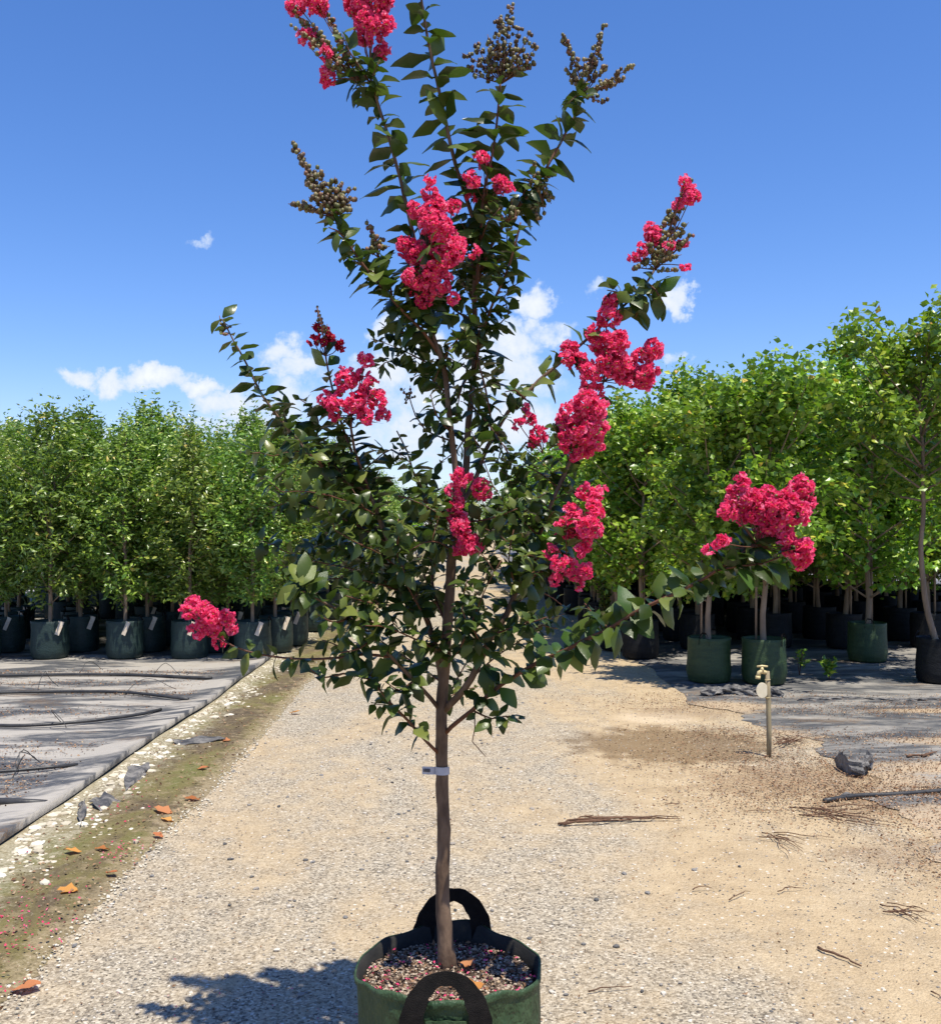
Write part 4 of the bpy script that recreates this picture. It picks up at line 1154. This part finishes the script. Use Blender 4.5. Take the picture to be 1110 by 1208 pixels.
# inner shoots that fill the middle of the crown
fill = [
    [(457, 640, -.06), (425, 622, -.02), (385, 603, .03), (345, 592, .07), (318, 600, .1)],
    [(462, 645, -.06), (430, 612, .02), (398, 598, .06), (362, 570, .1)],
    [(480, 680, -.04), (440, 676, -.02), (400, 668, .0), (362, 660, .02), (335, 650, .04)],
    [(470, 668, -.05), (432, 660, .03), (392, 648, .1), (352, 640, .16)],
    [(490, 705, -.02), (450, 690, -.1), (410, 682, -.16), (372, 684, -.22)],
    [(500, 722, -.02), (470, 715, -.12), (440, 712, -.2), (405, 702, -.27)],
    [(512, 765, 0), (485, 752, -.12), (455, 740, -.22), (430, 738, -.3)],
    [(521, 805, 0), (500, 790, .1), (470, 770, .2), (440, 752, .26), (400, 745, .3)],
    [(505, 735, -.02), (480, 690, -.14), (468, 650, -.2), (470, 612, -.22)],
    [(480, 680, -.04), (450, 655, -.14), (420, 640, -.2), (395, 625, -.24)],
    [(529, 720, 0), (505, 690, .14), (490, 650, .22), (478, 615, .25)],
    [(447, 611, -.07), (430, 600, -.16), (405, 590, -.22), (375, 580, -.26)],
    [(412, 570, -.09), (440, 545, -.02), (462, 530, .02), (480, 540, .05)],
    [(385, 556, -.1), (372, 540, -.18), (350, 532, -.22), (322, 538, -.25)],
    [(342, 508, -.1), (335, 490, -.04), (338, 470, .0)],
    [(362, 532, -.1), (375, 510, -.05), (372, 485, -.02), (352, 470, .0)],
    [(524, 790, 0), (545, 760, -.1), (560, 725, -.16), (575, 690, -.2), (592, 660, -.22)],
    [(527, 740, 0), (550, 715, .08), (570, 690, .14), (580, 655, .18)],
    [(556, 800, -.05), (585, 775, .05), (615, 755, .1), (640, 738, .12), (658, 742, .14)],
    [(580, 750, -.06), (600, 742, -.16), (625, 735, -.22), (645, 728, -.26)],
    [(597, 727, -.06), (618, 705, .02), (642, 700, .06), (664, 715, .08)],
    [(570, 772, -.06), (560, 745, -.18), (545, 720, -.24), (550, 690, -.28)],
    [(533, 660, 0), (555, 645, .1), (580, 630, .16), (605, 610, .2), (618, 585, .22)],
    [(537, 615, 0), (560, 615, -.1), (585, 610, -.16), (610, 600, -.2)],
    [(636, 632, -.05), (612, 612, -.1), (592, 590, -.13), (580, 570, -.15)],
    [(646, 605, -.05), (625, 585, .04), (608, 565, .08), (590, 555, .1)],
    [(658, 575, -.05), (640, 560, .02), (620, 550, .05), (600, 548, .08)],
    [(609, 695, -.06), (600, 660, -.16), (606, 625, -.2)],
    [(557, 838, -.06), (580, 848, -.12), (597, 845, -.16), (612, 850, -.18)],
    [(521, 840, 0), (540, 800, .12), (560, 770, .2), (590, 750, .25)],
    [(537, 610, 0), (515, 600, -.1), (495, 590, -.16), (470, 585, -.2)],
    [(533, 650, 0), (518, 640, -.14), (500, 640, -.2), (482, 650, -.24)],
    [(560, 395, .06), (540, 400, -.02), (525, 420, -.06), (512, 450, -.08)],
    [(558, 440, .05), (545, 455, -.02), (538, 490, -.05)],
    [(524, 434, -.06), (498, 425, .02), (478, 415, .06), (462, 425, .08)],
    [(515, 408, -.07), (490, 400, .05), (474, 390, .1), (462, 400, .12)],
    [(528, 466, -.05), (512, 450, .05), (500, 440, .1), (488, 445, .12)],
    [(556, 470, .04), (572, 455, .12), (588, 440, .16), (575, 420, .16)],
    [(561, 395, .06), (580, 388, -.02), (600, 370, -.06), (595, 350, -.08)],
    [(560, 350, .06), (545, 330, .12), (548, 300, .15), (545, 270, .16)],
    [(560, 330, .06), (580, 315, .12), (596, 295, .15), (598, 270, .16)],
    [(561, 380, .06), (535, 365, .1), (520, 345, .12), (525, 380, .15)],
    [(555, 477, .04), (572, 495, -.05), (590, 520, -.08), (600, 535, -.1)],
    [(586, 508, .02), (592, 528, .06), (585, 548, .1)],
    [(532, 510, -.03), (515, 490, -.1), (508, 465, -.13)],
    [(552, 510, .03), (540, 530, .1), (520, 545, .14)],
    [(602, 254, .07), (622, 250, .1), (635, 238, .11), (642, 222, .12)],
    [(612, 242, .07), (620, 222, .03), (632, 205, .01)],
    [(566, 290, 0), (575, 262, -.06), (590, 245, -.08)],
    [(719, 742, -.34), (700, 725, -.3), (690, 712, -.28)],
    [(412, 728, -.22), (395, 735, -.28), (375, 725, -.32)],
    [(440, 752, -.16), (425, 765, -.22), (402, 770, -.26)],
    [(446, 811, -.13), (430, 785, -.08), (405, 765, -.05), (380, 755, -.02)],
    [(488, 803, -.06), (470, 815, -.14), (455, 805, -.18)],
    [(620, 471, .02), (608, 460, -.02), (596, 462, -.04)],
    [(447, 125, -.14), (432, 108, -.1), (415, 92, -.08), (402, 80, -.07)],
    [(444, 115, -.14), (440, 88, -.19), (448, 70, -.2)],
    [(438, 100, -.15), (425, 80, -.18), (412, 60, -.2), (404, 40, -.2)],
    [(408, 282, -.2), (398, 272, -.24), (388, 268, -.25)],
    [(690, 108, .1), (680, 112, .06), (670, 122, .04)],
    [(764, 334, -.02), (774, 342, -.05), (782, 356, -.06)],
    [(746, 350, -.01), (732, 345, -.04), (716, 342, -.05)],
    [(756, 340, -.02), (754, 356, .0), (750, 374, .01)],
]
for i, pts in enumerate(fill):
    rr = random.Random(100 + i)
    limb('f%d' % i, pts, .0032, .0014, mat='shoot', seg=6, leaves=dict(start=.1, step=.027 if pts[0][1] < 690 else .034, size=.066 if pts[0][0] > 730 else .044, spiral=rr.random() < .6, phase=rr.uniform(0, 3)))
# side twigs off every limb inside the crown
nt_ = 0
for key, cc in list(branch_curves.items()):
    if key in ('trunk', 'hang', 'J', 'J2', 'J3', 'L3', 'M', 'H2'): continue
    rr = random.Random(key)
    acc_ = rr.uniform(0, .06)
    for i in range(1, len(cc)):
        acc_ += float(np.linalg.norm(cc[i] - cc[i - 1]))
        if acc_ < (.085 if key[0] != 'f' else .095): continue
        acc_ = 0.0
        w_ = cc[i] + T0
        px_, py_ = CX + F * w_[0] / w_[1], CY - F * (w_[2] - EYE) / w_[1]
        if py_ < 300 or (px_ < 400 and py_ < 520) or (px_ > 600 and py_ < 540) or nt_ >= 290: continue
        if key in ('A', 'B', 'E', 'K2') and py_ > 400: continue
        if py_ > 700 and rr.random() < .6: continue
        if 440 < py_ < 570 and 440 < px_ < 640 and rr.random() < .7: continue
        t = cc[i] - cc[i - 1]; t = t / np.linalg.norm(t)
        d = np.array([rr.uniform(-1, 1), rr.uniform(-1, 1), rr.uniform(-.2, .7)]) + t * .5
        d /= np.linalg.norm(d)
        L_ = rr.uniform(.06, .16)
        tw = [np.array(q) for q in catmull([cc[i], cc[i] + d * L_ * .5 + UP * .006, cc[i] + d * L_], .02)]
        obj('twig', MB().tube(tw, [.0018 - .001 * k / len(tw) for k in range(len(tw))], 5).mesh('twig', M['shoot'], True), tree)
        leaves_on(tw, start=.2, step=.026, size=.041, spiral=True, phase=rr.uniform(0, 6))
        nt_ += 1
# a few broad sunlit leaves at the end of the low left branch
leaves_on([Q(368, 702, -.3), Q(355, 694, -.34), Q(345, 684, -.36)], 0, 1, .016, .066, spiral=True)

# ---- leaves: the 300 that show largest are single parts, the rest one mass
LT = [leaf_template(f, c, .05, t, .345, seed=i) for i, (f, c, t) in enumerate([(.2, .6, .2), (-.3, .75, -.25), (.15, .5, .3), (-.45, .85, .1), (.35, .4, -.35)])]
LM = [mesh_np('leaf', v, f, M['leaf'], True) for v, f in LT]
lp = np.array(leaf_pos); ld = unit(np.array(leaf_dir)); ln = np.array(leaf_nrm); ls = np.array(leaf_size)
ln = unit(ln - (ln * ld).sum(1, keepdims=True) * ld)
wp = lp + T0
view = unit(wp - np.array([0, 0, EYE]))
dist = np.linalg.norm(wp - np.array([0, 0, EYE]), axis=1)
show = (ls / dist) ** 2 * (.35 + np.abs((ln * view).sum(1)))
pxs = CX + F * wp[:, 0] / wp[:, 1]; pys = CY - F * (wp[:, 2] - EYE) / wp[:, 1]
show[(pxs < 0) | (pxs > 1110) | (pys < 0) | (pys > 1208)] = 0
order = np.argsort(-show)
pick = set(order[:300].tolist())
kind_of = rng.integers(0, len(LT), len(lp))
for i in order[:300]:
    d, n_ = Vector(ld[i]), Vector(ln[i]); yv_ = n_.cross(d)
    mt = Matrix(((d.x, yv_.x, n_.x), (d.y, yv_.y, n_.y), (d.z, yv_.z, n_.z))).to_4x4()
    o = obj('leaf', LM[kind_of[i]], tree)
    o.matrix_local = Matrix.Translation(Vector(lp[i])) @ mt @ Matrix.Scale(float(ls[i]), 4)
VV, FF, off = [], [], 0
for k in range(len(LT)):
    idx = np.array([i for i in range(len(lp)) if i not in pick and kind_of[i] == k])
    v, f = scatter(LT[k][0], LT[k][1], lp[idx], ld[idx], ln[idx], ls[idx])
    VV.append(v); FF.append(f + off); off += len(v)
o = obj('foliage', mesh_np('foliage', np.concatenate(VV), np.concatenate(FF), M['leaf'], True), tree)
o['kind'] = 'stuff'
print('LEAVES', len(lp))

# ---- flower clusters
pv = []; pf = []
g = 4
for i in range(g):
    for j in range(g):
        u, w = i / (g - 1), j / (g - 1) * 2 - 1
        wd = .12 + .5 * math.sin(min(1, u * 1.15) * 1.9)
        pv.append((u - .15, w * wd, .14 * math.sin(7 * w + 3 * u) * u + .2 * u * u + .1 * (((i * 7 + j * 5) % 3) - 1) * u))
for i in range(g - 1):
    for j in range(g - 1):
        pf.append((i * g + j, i * g + j + 1, (i + 1) * g + j + 1, (i + 1) * g + j))
PETAL = (np.array(pv), np.array(pf))

def cluster(blobs, dd, attach, mat='petal', dens=.52, psize=.0112, bud=.3, label=None):
    left = list(blobs)          # blooms that do not touch are clusters of their own
    while left:
        grp = [left.pop(0)]; grew = True
        while grew:
            grew = False
            for b in list(left):
                if any(math.hypot(b[0] - c[0], b[1] - c[1]) < (b[2] + c[2]) * .95 for c in grp):
                    grp.append(b); left.remove(b); grew = True
        cluster1(grp, dd, attach, mat, dens, psize, bud, label)
def cluster1(blobs, dd, attach, mat, dens, psize, bud, label):
    r = np.random.default_rng(int(blobs[0][0] * 13 + blobs[0][1]))
    pos, d, nr, sz, bpos, spos = [], [], [], [], [], []
    st_ = MB()
    a0 = Q(*attach)
    for (px, py, rp) in blobs:
        ddj = dd + r.normal(0, .02)
        c = Q(px, py, ddj)
        R = rp * (D0 + dd) / F * 1.06
        nfl = max(4, int(dens * rp * rp / 1.9))
        # flowers sit on a lumpy ball; every flower is a rosette of crinkled petals
        dirs = unit(r.normal(0, 1, (nfl, 3)))
        lump = .55 + .55 * r.random(nfl)
        for q in range(nfl):
            fc = c + dirs[q] * R * lump[q]
            ax = dirs[q] + r.normal(0, .35, 3); ax /= np.linalg.norm(ax)
            s1 = np.cross(ax, np.array([.3, .2, .9])); s1 /= np.linalg.norm(s1); s2 = np.cross(ax, s1)
            spos.append(fc + ax * .0045)
            for k in range(6):
                th = k * 1.047 + r.uniform(-.3, .3)
                o_ = s1 * math.cos(th) + s2 * math.sin(th)
                pos.append(fc + o_ * .002); d.append(o_ + ax * r.uniform(.1, .9)); nr.append(ax + r.normal(0, .35, 3)); sz.append(psize * r.uniform(.75, 1.2))
        for q in range(max(1, int(bud * rp))):
            bpos.append(c + unit(r.normal(0, 1, 3)) * R * r.uniform(.85, 1.12))
        m_ = (a0 + c) / 2 + r.normal(0, .006, 3)
        st_.tube(catmull([a0, m_, c], .02), .0014, 5)
    v, f = scatter(PETAL[0], PETAL[1], np.array(pos), np.array(d), np.array(nr), np.array(sz))
    fo = obj('flower_cluster', mesh_np('flower_cluster', v, f, M[mat]), tree)
    if label: fo['label'] = label
    obj('stalk', st_.mesh('stalk', M['shoot'], True), fo)
    sp_ = np.array(spos)
    v0 = np.array([(1, 0, -.7), (-1, 0, -.7), (0, 1, .7), (0, -1, .7)]); f0 = np.array([(0, 2, 1), (0, 1, 3), (0, 3, 2), (1, 2, 3)])
    v = (v0[None] * .0019 + sp_[:, None]).reshape(-1, 3)
    f = (f0[None] + (np.arange(len(sp_)) * 4)[:, None, None]).reshape(-1, 3)
    s_ = obj('stamens', mesh_np('stamens', v, f, M['stamen']), fo); s_['kind'] = 'stuff'
    bp_ = np.array(bpos)
    v0, f0 = ICO
    v = (v0[None] * r.uniform(.0028, .0046, (len(bp_), 1, 1)) + bp_[:, None]).reshape(-1, 3)
    f = (f0[None] + (np.arange(len(bp_)) * len(v0))[:, None, None]).reshape(-1, 3)
    b_ = obj('flower_buds', mesh_np('flower_buds', v, f, M['bud'], True), fo); b_['kind'] = 'stuff'
    return fo

cluster([(420, 5, 13), (440, 8, 17), (433, 27, 14), (446, -5, 15), (452, 30, 10), (449, 58, 9), (430, 45, 8), (436, -25, 16)], -.15, (436, 75, -.15))
cluster([(350, 5, 10), (372, 2, 11), (362, 44, 9), (385, 62, 6), (388, 93, 8), (384, 80, 5), (378, 8, 8)], -.13, (425, 95, -.14), dens=.5)
cluster([(508, 212, 4), (508, 228, 8), (512, 245, 13), (500, 256, 9), (535, 243, 7), (488, 248, 7), (515, 265, 15), (520, 285, 18), (480, 292, 11), (494, 300, 12), (530, 300, 14), (540, 290, 9), (560, 297, 5), (510, 315, 18), (495, 335, 14), (500, 350, 10), (520, 332, 12), (535, 352, 5), (483, 326, 7)], -.16, (505, 345, -.14))
cluster([(568, 185, 6), (571, 197, 5), (557, 211, 8), (590, 218, 9), (598, 222, 6), (556, 232, 4)], -.05, (573, 240, -.03), dens=.5)
cluster([(808, 213, 5), (815, 233, 7), (800, 241, 6), (812, 224, 7), (770, 278, 8), (760, 293, 7), (748, 305, 5), (768, 270, 6), (806, 285, 4), (808, 313, 4), (788, 287, 5)], -.03, (775, 312, -.02), dens=.5)
cluster([(720, 357, 8), (718, 373, 12), (700, 393, 8), (728, 403, 12), (712, 405, 12), (673, 413, 9), (668, 422, 6), (681, 427, 9), (697, 440, 12), (720, 425, 16), (736, 440, 12), (730, 430, 13), (771, 410, 10), (757, 422, 11), (766, 440, 10), (760, 452, 8), (746, 446, 9), (705, 462, 6), (690, 457, 5)], -.04, (712, 450, .0), bud=.35)
cluster([(690, 475, 12), (675, 487, 12), (700, 485, 12), (664, 495, 8), (685, 505, 18), (706, 505, 9), (670, 520, 11), (690, 525, 12), (676, 536, 6), (705, 525, 6), (710, 478, 5)], -.1, (680, 535, -.06))
cluster([(620, 481, 4), (612, 500, 5), (625, 494, 6), (635, 513, 8), (630, 521, 5)], -.03, (640, 535, -.02), dens=.5, bud=.5)
cluster([(545, 562, 9), (568, 576, 10), (535, 578, 7), (537, 596, 8), (540, 612, 8), (545, 622, 10), (552, 641, 10), (562, 647, 6), (544, 646, 7)], -.12, (540, 600, -.05), bud=.3)
cluster([(690, 582, 8), (706, 580, 7), (702, 600, 9), (675, 603, 7), (680, 620, 14), (694, 622, 12), (665, 620, 7), (690, 640, 8), (705, 625, 6), (682, 651, 5), (662, 632, 4)], -.16, (668, 632, -.14))
cluster([(650, 651, 6), (660, 665, 8), (669, 670, 9), (690, 674, 8), (655, 683, 6), (682, 690, 5), (676, 680, 5)], -.19, (660, 665, -.17), bud=.4)
cluster([(873, 570, 8), (870, 586, 11), (859, 605, 9), (885, 590, 11), (880, 606, 10), (905, 586, 11), (920, 601, 15), (945, 575, 11), (951, 590, 9), (941, 605, 11), (915, 618, 13), (900, 625, 8), (926, 632, 8), (938, 645, 10), (950, 647, 8), (945, 660, 9), (852, 640, 6), (838, 648, 4), (930, 588, 9), (893, 606, 10)], -.52, (895, 645, -.5), label='largest flower cluster, at the end of the long low branch')
cluster([(228, 715, 9), (240, 722, 11), (252, 730, 10), (267, 732, 9), (235, 740, 10), (250, 745, 7), (258, 757, 6), (220, 722, 6), (273, 742, 5)], -.1, (252, 745, -.1))
cluster([(430, 425, 7), (427, 440, 5), (409, 447, 12), (436, 456, 9), (385, 470, 7), (400, 475, 11), (420, 475, 12), (445, 471, 9), (432, 490, 8), (451, 490, 6), (395, 490, 5)], -.15, (415, 490, -.13), bud=.35)
cluster([(375, 385, 4), (370, 402, 4), (385, 395, 7), (397, 400, 5), (402, 408, 4), (380, 403, 5)], -.06, (384, 420, -.06), mat='petaldark', label='small dark crimson flower cluster, half open')

# ---- seed heads and bud sprays
def seed_head(base, tips, dd, n, spread, mat='seed', rmin=.005, rmax=.0072, lo=.3):
    n *= 1.45; spread *= 1.45
    r = np.random.default_rng(int(base[0] * 7 + base[1]))
    st_ = MB(); pos = []
    b0 = Q(base[0], base[1], dd)
    for (px, py) in tips:
        tpt = Q(px, py, dd + r.normal(0, .035))
        mid = b0 * .5 + tpt * .5 + r.normal(0, .006, 3)
        cc = catmull([b0, mid, tpt], .012)
        st_.tube(cc, [.002 * (1 - .6 * i / len(cc)) for i in range(len(cc))], 5)
        Ln = np.linalg.norm(tpt - b0)
        for q in range(max(3, int(n * Ln / .1))):
            t = r.uniform(lo, 1.02)
            p0 = cc[min(len(cc) - 1, int(t * (len(cc) - 1)))]
            o_ = unit(r.normal(0, 1, 3)) * spread * r.uniform(.4, 1) * (1.15 - .75 * t)
            o_[2] = abs(o_[2]) * .7
            p1 = np.array(p0) + o_
            st_.tube([p0, p1], [.0011, .0009], 4, False)
            pos.append(p1)
    pos = np.array(pos)
    so_ = obj('seed_head', st_.mesh('seed_head', M['shoot'], True), tree)
    v0, f0 = ICO
    s_ = r.uniform(rmin, rmax, (len(pos), 1, 1)) * np.array([1, 1, 1.15])
    v = (v0[None] * s_ + pos[:, None]).reshape(-1, 3)
    f = (f0[None] + (np.arange(len(pos)) * len(v0))[:, None, None]).reshape(-1, 3)
    c_ = obj('seed_capsules', mesh_np('seed_capsules', v, f, M[mat], True), so_); c_['kind'] = 'stuff'
    return so_
seed_head((592, 98), [(602, 6), (588, 20), (612, 30), (575, 40), (560, 50), (545, 62), (553, 80), (626, 35), (634, 52), (630, 75), (605, 55), (590, 50), (572, 72), (615, 75)], 0, 12, .022)
seed_head((690, 110), [(662, 40), (672, 55), (667, 78), (714, 28), (708, 50), (700, 62), (716, 75), (750, 76), (738, 92), (727, 100), (690, 70), (676, 88), (716, 118)], .1, 11, .018)
seed_head((394, 254), [(346, 170), (355, 185), (368, 205), (340, 240), (352, 245), (364, 232), (380, 212), (395, 208), (405, 215), (418, 220), (420, 232), (412, 246), (385, 230), (360, 214), (372, 226), (388, 220), (400, 228), (366, 246), (377, 200), (380, 240), (404, 240)], -.2, 11, .02)
seed_head((446, 303), [(433, 258), (440, 272), (452, 280), (460, 290), (436, 290)], -.13, 10, .014, 'bud')
seed_head((640, 240), [(628, 188), (634, 205), (622, 212), (648, 200)], .08, 9, .014, 'bud')
seed_head((632, 228), [(650, 240), (642, 252), (636, 262), (654, 236)], .1, 9, .014, 'bud')
seed_head((773, 318), [(812, 212), (800, 240), (812, 262), (818, 275), (790, 250), (780, 265), (765, 285), (752, 305), (748, 318), (795, 285), (804, 300), (800, 318), (785, 310), (775, 295)], -.02, 11, .018, 'bud')
seed_head((482, 470), [(478, 458), (484, 455), (489, 468), (477, 476)], .08, 6, .012, 'bud', .0035, .005)
seed_head((418, 92), [(338, 0), (350, 18), (345, 30), (360, 25), (372, 30), (365, 55), (380, 65), (392, 30), (400, 45), (385, 12)], -.14, 8, .014, 'bud')
seed_head((383, 400), [(374, 362), (378, 372), (386, 382)], -.06, 12, .008, 'bud', .003, .0045)
seed_head((266, 388), [(259, 372), (264, 380), (270, 395)], -.1, 10, .006, 'bud', .003, .0045)
seed_head((600, 260), [(575, 245), (585, 235), (602, 232), (608, 245)], -.05, 8, .012, 'bud')

# ---- plant label tied round the trunk
lx, ly, lz = P(521, 908, D0)
tagroot = bpy.data.objects.new('plant_label', None); COL.objects.link(tagroot); tagroot.location = (lx, ly, lz)
kk = D0 / F
strip = MB()
ring = []
for i in range(15):
    th = -math.pi * .0 - math.pi * i / 14
    ring.append((.0225 * math.cos(th), .0225 * math.sin(th) ))
ring = [(-.055, -.012)] + [(-.022, -.016)] + [p for p in ring[::-1] if p[0] > -.021]
vv = []
for (a, b) in ring:
    vv += [(a, b, -.011 + (a + .03) * -.02), (a, b, .011 + (a + .03) * -.02)]
ff = [(2 * i, 2 * i + 2, 2 * i + 3, 2 * i + 1) for i in range(len(ring) - 1)]
nv = len(vv)
vv += [(p[0] * .97, p[1] + .001, p[2]) for p in vv]
ff += [tuple(q + nv for q in f)[::-1] for f in ff]
strip.add(vv, ff)
obj('band', strip.mesh('band', M['blue'], True), tagroot)
ink = MB()
for i in range(4):
    ink.box((-.049 + i * .005, -.0145 - .0006 * i, .001), (.0018, .0006, .0045))
obj('print', ink.mesh('print', M['ink']), tagroot)
tag(tagroot, 'pale grey paper plant label wrapped round the myrtle trunk', 'label')
